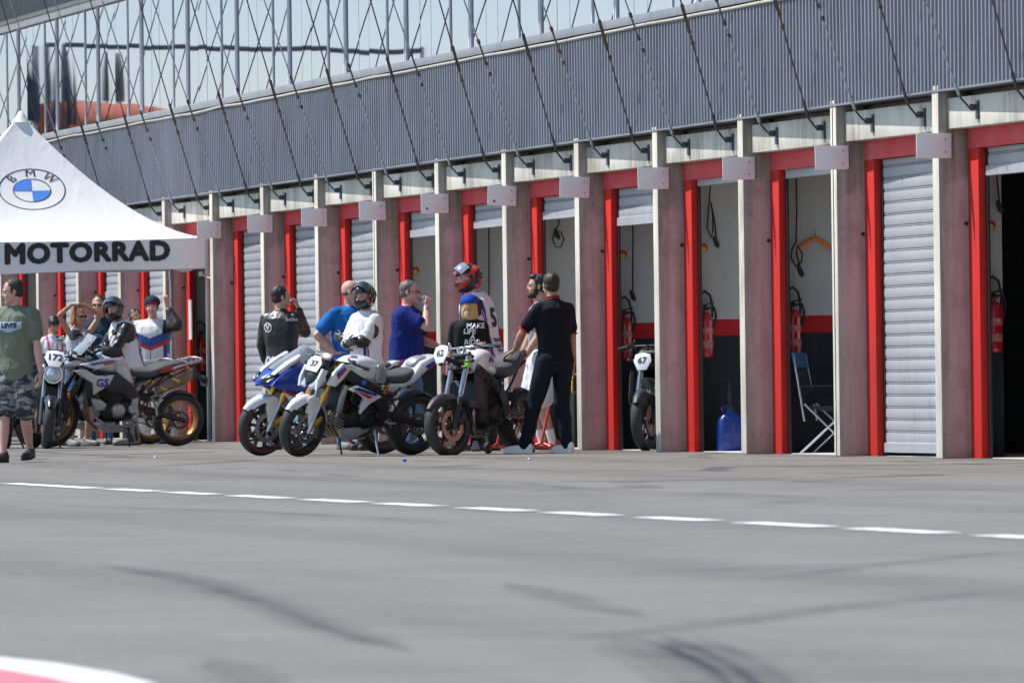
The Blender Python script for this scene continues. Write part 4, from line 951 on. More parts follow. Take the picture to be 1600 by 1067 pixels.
def cap(mb, a, b, ra, rb, bulge=0, n=14):
    """closed tapered limb with round ends"""
    a, b = Vector(a), Vector(b); d = b - a; L = d.length
    if L < 1e-4: return
    u = d/L; path = []; rs = []
    for t in (-1, -.8, -.45): path.append(a + u*ra*t); rs.append(ra*math.sqrt(max(.02, 1-t*t)))
    for i in range(7):
        t = i/6; path.append(a + d*t); rs.append(ra + (rb-ra)*t + bulge*math.sin(math.pi*min(1, t*1.25))*(t < .8))
    for t in (.45, .8, 1): path.append(b + u*rb*t); rs.append(rb*math.sqrt(max(.02, 1-t*t)))
    mb.tube(path, rs, n)
def ik(a, t, l1, l2, hint):
    a, t = Vector(a), Vector(t); d = t - a; D = min(d.length, (l1+l2)*.999); u = d.normalized(); t = a + u*D
    c = (l1*l1 - l2*l2 + D*D)/(2*D); h = math.sqrt(max(0, l1*l1 - c*c))
    hv = Vector(hint); hv = hv - u*hv.dot(u); hv = hv.normalized() if hv.length > 1e-5 else Vector((0,0,-1))
    return a + u*c + hv*h, t
def remesh(mb, name, mats, parent, vox, noise_amp=0, nscale=9, smooth_it=4, paint=None, stretch=(1,1,1), seed=0, deep=None):
    me = mb.mesh(name, mats); o = bpy.data.objects.new(name, me); COL.objects.link(o)
    r = o.modifiers.new('r', 'REMESH'); r.mode = 'VOXEL'; r.voxel_size = vox
    s = o.modifiers.new('s', 'SMOOTH'); s.factor = .5; s.iterations = smooth_it
    bake(o); me = o.data
    me.materials.clear()
    for m in (mats if isinstance(mats, (list, tuple)) else [mats]): me.materials.append(M[m])
    if noise_amp or deep:
        nv = len(me.vertices); co = [0.]*(nv*3); no = [0.]*(nv*3)
        me.vertices.foreach_get('co', co); me.vertices.foreach_get('normal', no)
        nf = noise.noise; sx, sy, sz = stretch; o1 = Vector((seed*3.1, seed, -seed))
        for i in range(0, nv*3, 3):
            q = Vector((co[i]*sx, co[i+1]*sy, co[i+2]*sz))*nscale + o1
            if deep:
                # folds: sharp creases between soft swells
                k = .5 - 1.5*abs(nf(q)) + .35*nf(q*.45) - .55*abs(nf(q*2.2 + o1)) + .2
            else: k = nf(q) + nf(q*2.1)*.45
            k *= noise_amp
            co[i] += no[i]*k; co[i+1] += no[i+1]*k; co[i+2] += no[i+2]*k
        me.vertices.foreach_set('co', co); me.update()
    for p in me.polygons: p.use_smooth = True
    me.polygons.foreach_set('material_index', [0]*len(me.polygons))
    if paint:
        for p in me.polygons: p.material_index = paint(p.center, p.normal)
    o.parent = parent
    return o
def hand(mb, wrist, d, nrm, side, curl=.35, k=1.0, spread=.12, thumb=.5):
    """palm, four unequal bent fingers and a thumb on the side of the palm; nrm = back of the hand"""
    d = Vector(d).normalized(); nrm = Vector(nrm); nrm = (nrm - d*nrm.dot(d)).normalized(); w = d.cross(nrm).normalized()*side
    wrist = Vector(wrist); P = lambda a, b, c: wrist + (d*a + w*b + nrm*c)*k
    for i in range(4):
        y = -.030 + .020*i; cap(mb, P(.0, y*.45, 0), P(.088, y, 0), .015*k, .0115*k, n=8)
    lens = [.062, .078, .084, .076]
    for i in range(4):
        y = -.031 + .021*i; p = P(.090, y, 0); a = 0; L = lens[i]
        for j, fr in enumerate((.45, .32, .26)):
            a += curl*(1.0 if j else .75); dd = (d*math.cos(a) - nrm*math.sin(a) + w*(y*spread*8)).normalized()
            q = p + dd*L*fr*k; r0 = (.0092, .0085, .0075)[j]*k; cap(mb, p, q, r0, r0*.92, n=8); p = q
    p = P(.022, .028, -.004); q = P(.058, .056, -.012 - .012*thumb); cap(mb, p, q, .0125*k, .010*k, n=8)
    q2 = q + (d*.8 + w*(.5-thumb*.7) - nrm*.35*thumb).normalized()*.030*k; cap(mb, q, q2, .0095*k, .0085*k, n=8)
    q3 = q2 + (d*.95 + w*(.1-thumb*.8) - nrm*.4*thumb).normalized()*.024*k; cap(mb, q2, q3, .0085*k, .007*k, n=8)
class Person: pass
def person(label, px, depth, face, h=1.78, lean=0, side_lean=0, head=(0, 0), hands=None, feet=None, skin_m='skin_fair', girl=False, belly=0,
           top=None, bottom=None, shoes='shoe_black', hair='hair_dark', hairstyle='short', helmet=None, group='people standing along the garages', stocky=1.0, glove=None, sock=None, elbows=None, shoulders=(0,0), curl=(.35,.35), lift=0, twist=0):
    h0 = h/1.78
    hd = -RT*math.cos(R(face)) - VW*math.sin(R(face)); pos = spot(px, depth)
    root = thing('person', label, 'person', (pos.x, pos.y, lift), math.atan2(hd.y, hd.x), group)
    J = Person(); J.root = root
    T = Matrix.Translation((0,0,.93)) @ Matrix.Rotation(R(lean), 4, 'Y') @ Matrix.Rotation(R(side_lean), 4, 'X') @ Matrix.Rotation(R(twist), 4, 'Z') @ Matrix.Translation((0,0,-.93))
    sw = (.148 if girl else .168)*stocky
    J.T = T
    sh = {1: T @ Vector((shoulders[0]*.06, sw, 1.418+abs(shoulders[0])*.04)), -1: T @ Vector((shoulders[1]*.06, -sw, 1.418+abs(shoulders[1])*.04))}
    hands = hands or {}; feet = feet or {}; elbows = elbows or {}
    hand_t = {1: hands.get(1, ((.05, .27, .83), (0,0,-1), (.3,1,0))), -1: hands.get(-1, ((.05, -.27, .83), (0,0,-1), (.3,-1,0)))}
    foot_t = {1: feet.get(1, ((.02, .11, 0), 8)), -1: feet.get(-1, ((-.02, -.11, 0), -8))}
    arm = {}; leg = {}
    for s in (1, -1):
        w, hdv, hn = hand_t[s]
        e, w2 = ik(sh[s], Vector(w), .29, .26, elbows.get(s, (-.8, s*.5, -.3))); arm[s] = (sh[s], e, w2, hdv, hn)
        fp, fy = foot_t[s]; fp = Vector(fp); ank = fp + Vector((0, 0, .085)); hp = Vector((0, s*.095, .92))
        k_, a2 = ik(hp, ank, .435, .42, (1, s*.12, .1)); leg[s] = (hp, k_, ank, fp, fy)
    J.arm, J.leg = arm, leg
    HC_ = T @ Vector((.025, 0, 1.655)); HR = (T.to_3x3() @ Matrix.Rotation(R(head[0]), 3, 'Z') @ Matrix.Rotation(R(head[1]), 3, 'Y')).to_4x4()
    HM = Matrix.Translation(HC_) @ HR; J.HM = HM
    def sc_(mb): mb.xf(Matrix.Scale(h0, 4)); return mb
    J.sc = sc_
    st = stocky
    hipw = .168 if girl else .158
    def torso(mb, f=0, z0=.84, zt=1.53):
        secs = [(z0, 0, hipw*st+f*.8, .115*st+f*.8), (.92, -.005, (hipw+.005)*st+f, .12*st+f), (1.02, .0, (.128 if girl else .142)*st+f+belly*.4, .098*st+f+belly), (1.12, .005, (.122 if girl else .145)*st+f+belly*.4, .098*st+f+belly), (1.24, .005, (.145 if girl else .165)*st+f, .112*st+f), (1.34, .0, (.155 if girl else .175)*st+f, .115*st+f), (1.42, -.01, (.15 if girl else .17)*st+f*.8, .10*st+f), (1.475, -.01, .108*st+f*.4, .075*st+f*.5), (1.505, 0, .07+f*.3, .062+f*.3), (zt, .004, .055+f*.3, .055+f*.3)]
        q = len(mb.v)
        mb.loft([(a, b, c, d, .85) for a, b, c, d in secs], 24, axis='z'); mb.xf(T, q)
        if girl and f >= 0:
            for s in (1, -1): mb.ell(T @ Vector((.085, s*.065, 1.29)), (.05+f*.5, .055+f*.5, .055+f*.5))
    # ---- body
    b = MB(); torso(b, -.012)
    a_r = (.046, .037, .039, .025) if not girl else (.038, .030, .031, .021)
    a_r = tuple(x*st for x in a_r)
    for s in (1, -1):
        S_, E_, W_, hdv, hn = arm[s]
        cap(b, T @ Vector((0, s*.09, 1.44)), S_, .05, a_r[0]); cap(b, S_, E_, a_r[0], a_r[1], .004); cap(b, E_, W_, a_r[2], a_r[3], .006)
        if not (glove): hand(b, W_ + Vector(hdv).normalized()*.012, hdv, hn, s*1, curl[0] if s == 1 else curl[1], .98 if not girl else .9)
        H_, K_, A_2, fp, fy = leg[s]
        cap(b, H_, K_, .082*st, .052*st, .006); cap(b, K_, A_2, .050*st, .033, .011)
        fdir = Vector((math.cos(R(fy)), math.sin(R(fy)), 0)); cap(b, A_2 + Vector((0,0,-.03)), A_2 + fdir*.13 + Vector((0,0,-.055)), .034, .026)
    q = len(b.v)
    b.ell((-.012,0,.028), (.096,.076,.092), nu=24, nv=16); b.ell((.026,0,-.03), (.068,.061,.085), nu=20, nv=14); b.ell((.045,0,-.078), (.044,.044,.036), nu=16, nv=12)
    b.ell((.078,0,-.098), (.022,.022,.018)); b.ell((.080,0,.022), (.020,.046,.012)); b.ell((.098,0,-.022), (.017,.012,.020)); b.ell((.092,0,.0), (.012,.008,.026)); b.ell((.088,0,-.060), (.011,.023,.010))
    for s in (1, -1):
        b.ell((-.004, s*.076, -.008), (.017,.009,.030), Matrix.Rotation(R(s*-14), 3, 'Z')); b.ell((.068, s*.036, -.035), (.022,.022,.024))
    b.xf(HM, q)
    cap(b, T @ Vector((-.008,0,1.47)), HM @ Vector((-.022,0,-.055)), .056 if not girl else .046, .052 if not girl else .042)
    sc_(b); J.body = remesh(b, 'body', skin_m, root, .0068*h0, smooth_it=2)
    # ---- eyes, brows, mouth
    if not helmet or helmet.get('open', True):
        e = MB()
        for s in (1, -1):
            e.ell((.0855, s*.030, .004), (.006,.012,.0065), nu=10, nv=6, mi=0); e.ell((.0905, s*.030, .004), (.003,.0055,.0058), nu=8, nv=6, mi=1)
        e.xf(HM); sc_(e); e.build('eyes', ['eye_white', 'eye_dark'], J.body, smooth=True)
        lp = MB(); lp.ell((.0965,0,-.058), (.004,.021,.0038), nu=10, nv=6); lp.ell((.0955,0,-.066), (.004,.017,.0042), nu=10, nv=6); lp.xf(HM); sc_(lp); lp.build('lips', 'lips', J.body, smooth=True)
        if hair and hairstyle != 'bald':
            br = MB()
            for s in (1, -1): br.tube([(.092, s*.014, .021), (.093, s*.030, .026), (.083, s*.048, .021)], [.003,.004,.002], 6)
            br.xf(HM); sc_(br); br.build('eyebrows', hair, J.body, smooth=True)
    # ---- hair
    if hair and not helmet:
        hr = MB()
        if hairstyle in ('short', 'quiff', 'beard', 'bowl'):
            hr.ell((-.022,0,.040), (.094,.081,.088), nu=24, nv=16); hr.ell((-.045,0,-.01), (.062,.071,.07), nu=20, nv=12)
            if hairstyle in ('quiff', 'beard'): hr.ell((.035,0,.098), (.055,.055,.030), nu=16, nv=10)
            if hairstyle == 'bowl': hr.ell((.02,0,.055), (.075,.079,.055), nu=20, nv=12); hr.ell((-.02,0,.0), (.07,.084,.06))
            for s in (1, -1): hr.ell((.012, s*.069, .012), (.018,.012,.035))
        elif hairstyle in ('long',):
            hr.ell((-.022,0,.040), (.098,.086,.088), nu=24, nv=16)
            hr.ell((-.06,0,-.03), (.06,.085,.08), nu=20, nv=12); hr.ell((-.075,0,-.11), (.045,.085,.08), nu=20, nv=12)
            for s in (1, -1): hr.ell((-.03, s*.07, -.09), (.035,.03,.085))
        elif hairstyle in ('tied',):
            hr.ell((-.022,0,.040), (.098,.086,.088), nu=24, nv=16); hr.ell((-.05,0,-.02), (.065,.085,.07), nu=20, nv=12)
            for s in (1, -1): hr.ell((.0, s*.072, -.055), (.024,.018,.06)); hr.ell((-.03, s*.075, -.08), (.03,.02,.05))
        elif hairstyle == 'bald':
            hr.ell((-.045,0,-.012), (.060,.0785,.035), nu=20, nv=12)
        hr.xf(HM); sc_(hr); J.hair = remesh(hr, 'hair', hair, root, .0075, .006, 28, 2, stretch=(1,1,.4), seed=len(label))
        if hairstyle in ('beard', 'stubble') or hair == 'hair_dark' and hairstyle == 'beard':
            bd = MB(); bd.ell((.045,0,-.085), (.050,.051,.040), nu=18, nv=12); bd.ell((.082,0,-.098), (.026,.027,.024))
            for s in (1, -1): bd.ell((.02, s*.056, -.045), (.03,.014,.045))
            bd.ell((.094,0,-.045), (.010,.026,.006)); bd.xf(HM); sc_(bd); remesh(bd, 'beard', hair, root, .0065, .003, 40, 1)
    # ---- clothes
    if top:
        m, fit, sl, hem = top['m'], top.get('fit', .016), top.get('sleeve', .55), top.get('hem', .84)
        t = MB(); torso(t, fit, hem, top.get('collar', 1.512))
        for s in (1, -1):
            S_, E_, W_, _, _ = arm[s]; r0, r1, r2 = a_r[0]+fit*.85, a_r[1]+fit*.9, a_r[3]+fit*.75
            if sl > 0:
                cap(t, T @ Vector((-.005, s*.06, 1.445)), S_, .052+fit*.4, r0*.97)
                if sl <= 1:
                    e_ = S_ + (E_-S_)*sl; cap(t, S_, e_, r0, r0*(1.02 if sl < .8 else .95))
                else:
                    cap(t, S_, E_, r0, r1+.004); cap(t, E_, E_ + (W_-E_)*(sl-1), r1+.004, r2)
        sc_(t); J.top = remesh(t, top.get('name', 't_shirt'), m if isinstance(m, list) else [m], root, .0095, top.get('wr', .008)*1.35, top.get('ws', 9), 3, top.get('paint'), top.get('st', (1,1,.55)), len(label), deep=True)
    if bottom:
        m, ln, fit = bottom['m'], bottom.get('len', 1.0), bottom.get('fit', .016)
        t = MB(); t.loft([(.80, 0, hipw*st+.0+fit*.6, .10*st+fit*.6, .85), (.88, 0, (hipw+.004)*st+fit, .118*st+fit, .85), (.96, 0, (hipw-.008)*st+fit*.8, .115*st+fit*.8, .85), (1.03, 0, .14*st+fit*.6, .10*st+fit*.6, .85)], 22, axis='z')
        for s in (1, -1):
            H_, K_, A_2, _, _ = leg[s]; f2 = fit*(1.4 if bottom.get('loose') else 1)
            if ln <= .5: e_ = H_ + (K_-H_)*ln*2; cap(t, H_, e_, .088*st+f2, .078*st+f2*1.3)
            else: cap(t, H_, K_, .086*st+f2, .056*st+f2); cap(t, K_, K_ + (A_2-K_)*(ln-.5)*2, .056*st+f2, .038+f2*1.1)
        sc_(t); J.bottom = remesh(t, bottom.get('name', 'trousers'), [m], root, .0105, .014 if not bottom.get('tight') else .005, 9, 2, None, (1,1,.5), len(label)+5, deep=True)
    if shoes:
        for s in (1, -1):
            fp, fy = leg[s][3], leg[s][4]; sm = MB(); boot = shoes.startswith('boot'); mt_ = shoes.split(':')[-1]
            sm.loft([(-.075, .05, .026, .035, .75), (-.06, .052, .038, .05, .7), (.0, .052, .041, .05, .7), (.06, .045, .045, .042, .7), (.13, .041, .050, .038, .7), (.185, .037, .043, .033, .7), (.212, .032, .024, .022, .8)], 18)
            sm.ell((-.02, 0, .085), (.052,.040,.045)); 
            if boot: cap(sm, (-.015,0,.09), (-.0,0,.27), .050, .060)
            q = len(sm.v); MT = Matrix.Translation(fp) @ Matrix.Rotation(R(fy), 4, 'Z') @ Matrix.Rotation(R(leg[s][3].z*180 if fp.z > 0 else 0), 4, 'Y'); sm.xf(MT); sc_(sm)
            so_ = remesh(sm, 'boot' if boot else 'shoe', [mt_], root, .0085, .002, 20, 3)
            so = MB(); so.loft([(-.078,.010,.030,.011,.6), (-.05,.010,.040,.011,.6), (.05,.010,.046,.011,.6), (.14,.010,.052,.011,.6), (.20,.014,.040,.011,.6), (.218,.020,.02,.01,.7)], 18); so.xf(MT); sc_(so)
            so.build('sole', 'shoe_white' if mt_ in ('shoe_white', 'shoe_red') else 'rubber', so_, smooth=60)
            if sock:
                k_ = MB(); A_2 = leg[s][2]; K_ = leg[s][1]; cap(k_, A_2 - Vector((0,0,.02)), A_2 + (K_-A_2)*.32, .040, .046); sc_(k_); k_.build('sock', sock, root, smooth=True)
    if glove:
        for s in (1, -1):
            g_ = MB(); S_, E_, W_, hdv, hn = arm[s]; hand(g_, W_ + Vector(hdv).normalized()*.01, hdv, hn, s, curl[0] if s == 1 else curl[1], 1.16); cap(g_, W_, W_ + (E_-W_)*.22, .036, .048)
            sc_(g_); remesh(g_, 'glove', [glove], root, .0075, .002, 30, 2)
    if helmet:
        hm = MB(); nu, nv = 56, 40; q = len(hm.v); vs = []
        hm.ell((0,0,0), (.137,.122,.142), nu=nu, nv=nv)
        for v in hm.v:
            x, y, z_ = v
            if z_ < -.02:
                t = (-.02 - z_)/.12; v.x += .030*t*(1 if x > 0 else -.1); v.z = -.02 - (-.02 - z_)*.98
                if z_ < -.115: v.z = -.118 - (-.115 - z_)*.1
            if x > 0 and abs(y) < .1: v.x += .012*(1 - abs(y)/.1)
            if x < -.06 and z_ > .0: v.x -= .012
        fs = []
        for f in hm.f:
            c = sum((hm.v[i] for i in f), Vector())/len(f)
            if c.x > .035 and -.048 < c.z < .040 + .2*(0) and abs(c.y) < .115: continue
            if c.z < -.112: continue
            fs.append(f)
        hm.f = fs; hm.m = [0]*len(fs); hm.xf(HM @ Matrix.Translation((.0,0,.012))); sc_(hm)
        me = hm.mesh('helmet', [helmet['m'], helmet.get('m2', helmet['m'])]); ho = bpy.data.objects.new('helmet', me); COL.objects.link(ho)
        so = ho.modifiers.new('s', 'SOLIDIFY'); so.thickness = .022; so.offset = -1; bake(ho); shade(ho.data, 50); ho.parent = root
        inv = (Matrix.Scale(h0, 4) @ HM).inverted()
        if helmet.get('paint'):
            for p in ho.data.polygons: p.material_index = helmet['paint'](inv @ p.center)
        lin = MB(); lin.ell((-.01,0,.03), (.112,.100,.105), nu=20, nv=14); lin.ell((-.02,0,-.06), (.09,.098,.05)); lin.xf(HM); sc_(lin)
        # liner hugs head: keep it behind the face
        lin.v = lin.v
        vz = MB(); grid = []; up = helmet.get('up', 60)
        for i in range(9):
            z_ = -.052 + .104*i/8; row = []
            for j in range(17):
                a = R(-62 + 124*j/16); rr = 1 - (z_/.26)**2
                row.append(Vector(((.152*rr)*math.cos(a)+.002, .132*rr*math.sin(a), z_)))
            grid.append(row)
        Rv = Matrix.Rotation(R(-up), 4, 'Y')
        vz.sheet(grid, .003); vz.xf(Rv); vz.xf(HM @ Matrix.Translation((0,0,.012)) @ Matrix.Scale(1.04 if up else 1.01, 4)); sc_(vz); vz.build('visor', helmet.get('visor', 'visor'), ho, smooth=60)
        for s in (1, -1):
            pv_ = MB(); pv_.lathe([(.001, s*.135), (.016, s*.134), (.022, s*.128), (.022, s*.11)], (0,0,0), 'y', 14)
            pv_.xf(HM @ Matrix.Translation((0,0,.02))); sc_(pv_); pv_.build('visor_pivot', 'satin_black', ho, smooth=50)
        ck = MB(); ck.ell((.03,0,-.095), (.085,.088,.030), nu=20, nv=10); ck.xf(HM); sc_(ck); ck.build('chin_padding', 'lining', ho, smooth=True)
    return J
def decal(J, target, vs, fs, c, u, v_, d, m, name='print', off=.008, shear=0, parent=None):
    """flat print pressed onto cloth along d; c, u, v_ in the person's frame"""
    me = target.data; bvh = BVHTree.FromPolygons([v.co for v in me.vertices], [tuple(p.vertices) for p in me.polygons])
    c, u, v_, d = Vector(c), Vector(u).normalized(), Vector(v_).normalized(), Vector(d).normalized()
    mb = MB(); pts = []
    for p in vs:
        o = c + u*p.x + v_*(p.z) - d*.5; h_ = bvh.ray_cast(o, d, 1.2)
        pts.append((h_[0] - d*(off + p.y)) if h_[0] is not None else c + u*p.x + v_*p.z)
    mb.add(pts, fs); return mb.build(name, m, parent or target)
def quad_grid(w, h_, nx=8, ny=6, f=None):
    vs = []; fs = []
    for j in range(ny+1):
        for i in range(nx+1):
            x, z_ = (i/nx-.5)*w, (j/ny-.5)*h_
            if f: x, z_ = f(x, z_)
            vs.append(Vector((x, 0, z_)))
    for j in range(ny):
        for i in range(nx): a = j*(nx+1)+i; fs.append((a, a+1, a+nx+2, a+nx+1))
    return vs, fs
def ring_shape(r, t, n=32):
    vs = []; fs = []
    for i in range(n):
        a = 2*math.pi*i/n; vs += [Vector((r*math.cos(a), 0, r*math.sin(a))), Vector(((r-t)*math.cos(a), 0, (r-t)*math.sin(a)))]
    for i in range(n): j = (i+1) % n; fs.append((2*i, 2*j, 2*j+1, 2*i+1))
    return vs, fs
def cap_hat(J, m, brim_dir=0, brim=True, front=None):
    c = MB(); q = []
    c.ell((-.016,0,.052), (.116,.100,.088), nu=24, nv=18)
    c.v = [Vector((v.x, v.y, max(v.z, .022))) for v in c.v]
    if brim:
        g = []
        for i in range(5):
            t = i/4; row = []
            for j in range(9):
                a = R(-52+104*j/8); r_ = .088 + .075*t*math.cos(a)**.5
                row.append(Vector((r_*math.cos(a)*1.0, .088*math.sin(a)*(1-.1*t), .042 - .02*t - .025*math.sin(a)**2*t)))
            g.append(row)
        k = MB(); k.sheet(g, .004); k.xf(Matrix.Rotation(R(brim_dir), 4, 'Z')); o = len(c.v); c.v += k.v; c.f += [tuple(i+o for i in f) for f in k.f]; c.m += k.m
    c.xf(J.HM); J.sc(c); o = c.build('cap', m, J.root, smooth=50)
    return o
def glasses(J, m='lens_dark', big=False):
    g = MB()
    for s in (1, -1):
        g.ell((.101, s*.032, .002), (.004,.025 if big else .021,.019 if big else .013), nu=14, nv=8); g.tube([(.1, s*.054, .006), (.03, s*.078, .006), (-.01, s*.08, 0)], .0028, 5)
    g.tube([(.105, .012, .006), (.107, 0, .008), (.105, -.012, .006)], .0025, 5); g.xf(J.HM); J.sc(g); g.build('glasses', m, J.root, smooth=60)
CH = 1.0
# 1 man walking
J1 = person('man in green T-shirt and camouflage shorts walking in front of the motorcycles', 25, 92.0, 72, 1.76, lean=3, head=(-62, 8), skin_m='skin_pink', twist=-4,
    hands={1: ((.10,.30,.80), (.25,.05,-1), (0,1,0)), -1: ((-.06,-.30,.84), (-.1,0,-1), (0,-1,0))}, feet={1: ((-.14,.08,.035), 4), -1: ((.20,-.07,0), -4)},
    top=dict(m='green_cotton', fit=.038, sleeve=.62, hem=.80, wr=.009), bottom=dict(m='camo_cloth', len=.46, fit=.020, loose=True, name='shorts'), shoes='shoe_black', hair='hair_dark', stocky=1.06)
vs, fs = quad_grid(.25, .085, 12, 5, lambda x, z: (x, z + .018*math.cos(x/.125*math.pi)*(-1 if z < 0 else 0))); decal(J1, J1.top, vs, fs, (.2,0,1.30), (0,1,0), (0,0,1), (-1,0,0), 'pale_patch')
vs, fs = text_mb("LEVI'S", .062, .003); decal(J1, J1.top, vs, fs, (.2,0,1.305), (0,1,0), (0,0,1), (-1,0,0), 'navy_cotton', off=.011)
# 2 child
J2 = person('black-haired youth in a white bib with pink straps, looking down behind the raised-arm woman', 83, 118.6, 110, 1.60, head=(10, 25), skin_m='skin_tan', hands={1: ((.28,.10,1.12), (.8,-.4,0), (0,1,0)), -1: ((.28,-.10,1.10), (.8,.4,0), (0,-1,0))},
    top=dict(m=['bib_white', 'pink_cloth'], fit=.022, sleeve=.7, paint=lambda p, n: 1 if .075 < abs(p.y) < .10 and p.z > .95 else 0), bottom=dict(m='denim'), shoes='shoe_grey', hair='hair_black', hairstyle='bowl', stocky=.92)
q = MB(); q.obox((.42,0,1.00), (.02,.16,.09)); q.v = [v*1 for v in q.v]; o = q.build('phone_case', 'pink_cloth', None, bevel=.005); o.location = J2.root.location; o.rotation_euler = J2.root.rotation_euler; tag(o, 'magenta pouch held by the black-haired youth', 'pouch')
# 3 woman, hands on head
J3 = person('woman in sunglasses and pale tank top holding both hands on her head', 122, 116.2, 128, 1.69, head=(0, 4), girl=True, skin_m='skin_tan', shoulders=(.4,.4),
    hands={1: ((.0,.10,1.80), (.1,-1,.1), (0,0,1)), -1: ((.0,-.10,1.80), (.1,1,.1), (0,0,1))}, elbows={1: (.15,1,.25), -1: (.15,-1,.25)},
    top=dict(m='tank_grey', fit=.008, sleeve=0, collar=1.43, wr=.004), bottom=dict(m='denim', len=.4, name='shorts'), shoes='shoe_grey', hair='hair_red', hairstyle='tied')
glasses(J3, big=True)
# 4 man with glasses
J4 = person('dark-haired man in glasses and navy T-shirt with round print, behind the women', 155, 119.8, 78, 1.86, head=(6, 0), skin_m='skin_fair', stocky=1.1, belly=.02,
    top=dict(m='navy_cotton', fit=.024, sleeve=.6), bottom=dict(m='denim'), shoes='shoe_grey', hair='hair_dark')
glasses(J4)
vs, fs = ring_shape(.10, .008); decal(J4, J4.top, vs, fs, (.25,.02,1.27), (0,1,0), (0,0,1), (-1,0,0), 'pale_patch')
vs, fs = ring_shape(.075, .005); decal(J4, J4.top, vs, fs, (.25,.02,1.27), (0,1,0), (0,0,1), (-1,0,0), 'pale_patch')
# 5 rider beside the adventure bike
def bibp(front_blue=True):
    def f(p, n):
        if abs(p.y) > .205 and p.z > 1.0 or p.z > 1.505: return 1
        if p.z < .9: return 1
        if .115 < abs(p.y) < .145: return 2
        if .15 < abs(p.y) < .165 and p.z > 1.38: return 3
        return 0
    return f
def bib_over(J, num='5', fit=.042, small='TRACK DAYS', straps='blue_cloth'):
    """sleeveless number bib worn over the jacket"""
    t = MB(); T = J.T
    q = 0
    t.loft([(.86,0,.172+fit,.125+fit,.8), (.96,0,.158+fit,.118+fit,.8), (1.08,.004,.150+fit,.112+fit,.8), (1.24,.005,.165+fit,.120+fit,.8), (1.34,0,.150+fit*.5,.120+fit,.8), (1.43,-.008,.138,.115+fit,.85), (1.485,-.01,.115,.082+fit*.8,.85), (1.515,-.004,.095,.072+fit*.6,.9)], 24, axis='z')
    t.xf(T); J.sc(t)
    def pt(p, n):
        y = abs(p.y)
        if .12 < y < .150 and p.z > .85: return 1
        if .155 < y < .168: return 2
        return 0
    o = remesh(t, 'number_bib', ['bib_white', straps, 'red_cloth'], J.root, .010, .009, 9, 2, pt, (1,1,.5), 3, deep=True)
    inv = J.T
    for d_, u in (((1,0,0), (0,-1,0)),):
        vs, fs = text_mb(num, .26, .012); decal(J, o, vs, fs, inv @ Vector((-.25,0,1.33)), u, (0,0,1), d_, 'ink', 'number', off=.006)
        for k_, tx in enumerate(small.split('|')):
            vs, fs = text_mb(tx, .05, .002); decal(J, o, vs, fs, inv @ Vector((-.25,0,1.10-.055*k_)), u, (0,0,1), d_, 'ink' if k_ != 1 else 'pink_cloth', 'print', off=.006)
    return o
J5 = person('rider in black helmet and white number bib, black sleeves reaching to the handlebar', 204, 117.0, 22, 1.80, lean=14, head=(42, -6), skin_m='skin_pink',
    hands={1: ((.52,.16,1.12), (1,.1,-.3), (0,.2,1)), -1: ((.50,-.20,1.10), (1,.1,-.3), (0,-.2,1))}, feet={1: ((.10,.20,0), 5), -1: ((-.10,-.2,0), -5)},
    top=dict(m='leather_black', fit=.026, sleeve=1.95, name='jacket', wr=.009), bottom=dict(m='leather_black', name='leather_trousers', fit=.018), shoes='boot:shoe_grey', hair=None, helmet=dict(m='helmet_black', up=58, visor='visor'), glove='leather_black', curl=(.6,.6), stocky=1.05)
bib_over(J5)
# 6 person behind
J6 = person('dark-haired person almost hidden behind the black-helmet rider', 211, 120.0, 95, 1.68, skin_m='skin_tan', top=dict(m='black_cotton'), bottom=dict(m='dark_trousers'), hair='hair_black', head=(20, 10))
# 7 rider in race suit waving
def suitp(p, n):
    y, z_ = p.y, p.z
    if abs(y) > .235 and z_ > 1.0:
        return 1
    if y > .15 and z_ > 1.36: return 1
    zz = z_ - .42*abs(y)
    if n.x > -.3 and abs(y) < .27:
        if 1.22 < zz + .02 < 1.33: return 2
        if 1.175 < zz + .02 <= 1.22: return 3
        if .155 < y < .195 and z_ < 1.35: return 2
        if y >= .195 and .98 < z_ < 1.03: return 3
        if y >= .195 and z_ > 1.12: return 2 if z_ < 1.28 else 3
        if abs(y) < .008 and z_ < 1.2: return 1
    return 0
J7 = person('smiling rider in white, blue and red leather suit and navy cap, one hand raised', 239, 119.6, 80, 1.83, head=(6, 0), skin_m='skin_pink', stocky=1.12, belly=.01,
    hands={1: ((.16,.22,1.64), (.1,-.1,1), (.6,.6,0)), -1: ((.12,-.26,.85), (.2,0,-1), (0,-1,0))}, elbows={1: (.1,.45,-1)},
    top=dict(m=['leather_white','leather_black','leather_blue','leather_red'], fit=.03, sleeve=1.8, name='race_suit', wr=.006, paint=suitp, hem=.80), bottom=dict(m='leather_white', name='suit_legs', fit=.02), shoes='boot:leather_white', hair='hair_dark', hairstyle='short', curl=(.5,.35))
cap_hat(J7, 'navy_cotton', 180)
vs, fs = quad_grid(.09, .035); decal(J7, [c for c in J7.root.children if c.name.startswith('cap')][0], vs, fs, J7.HM @ Vector((.3,0,.088)), (0,1,0), (0,0,1), (-1,0,0), 'red_cloth')
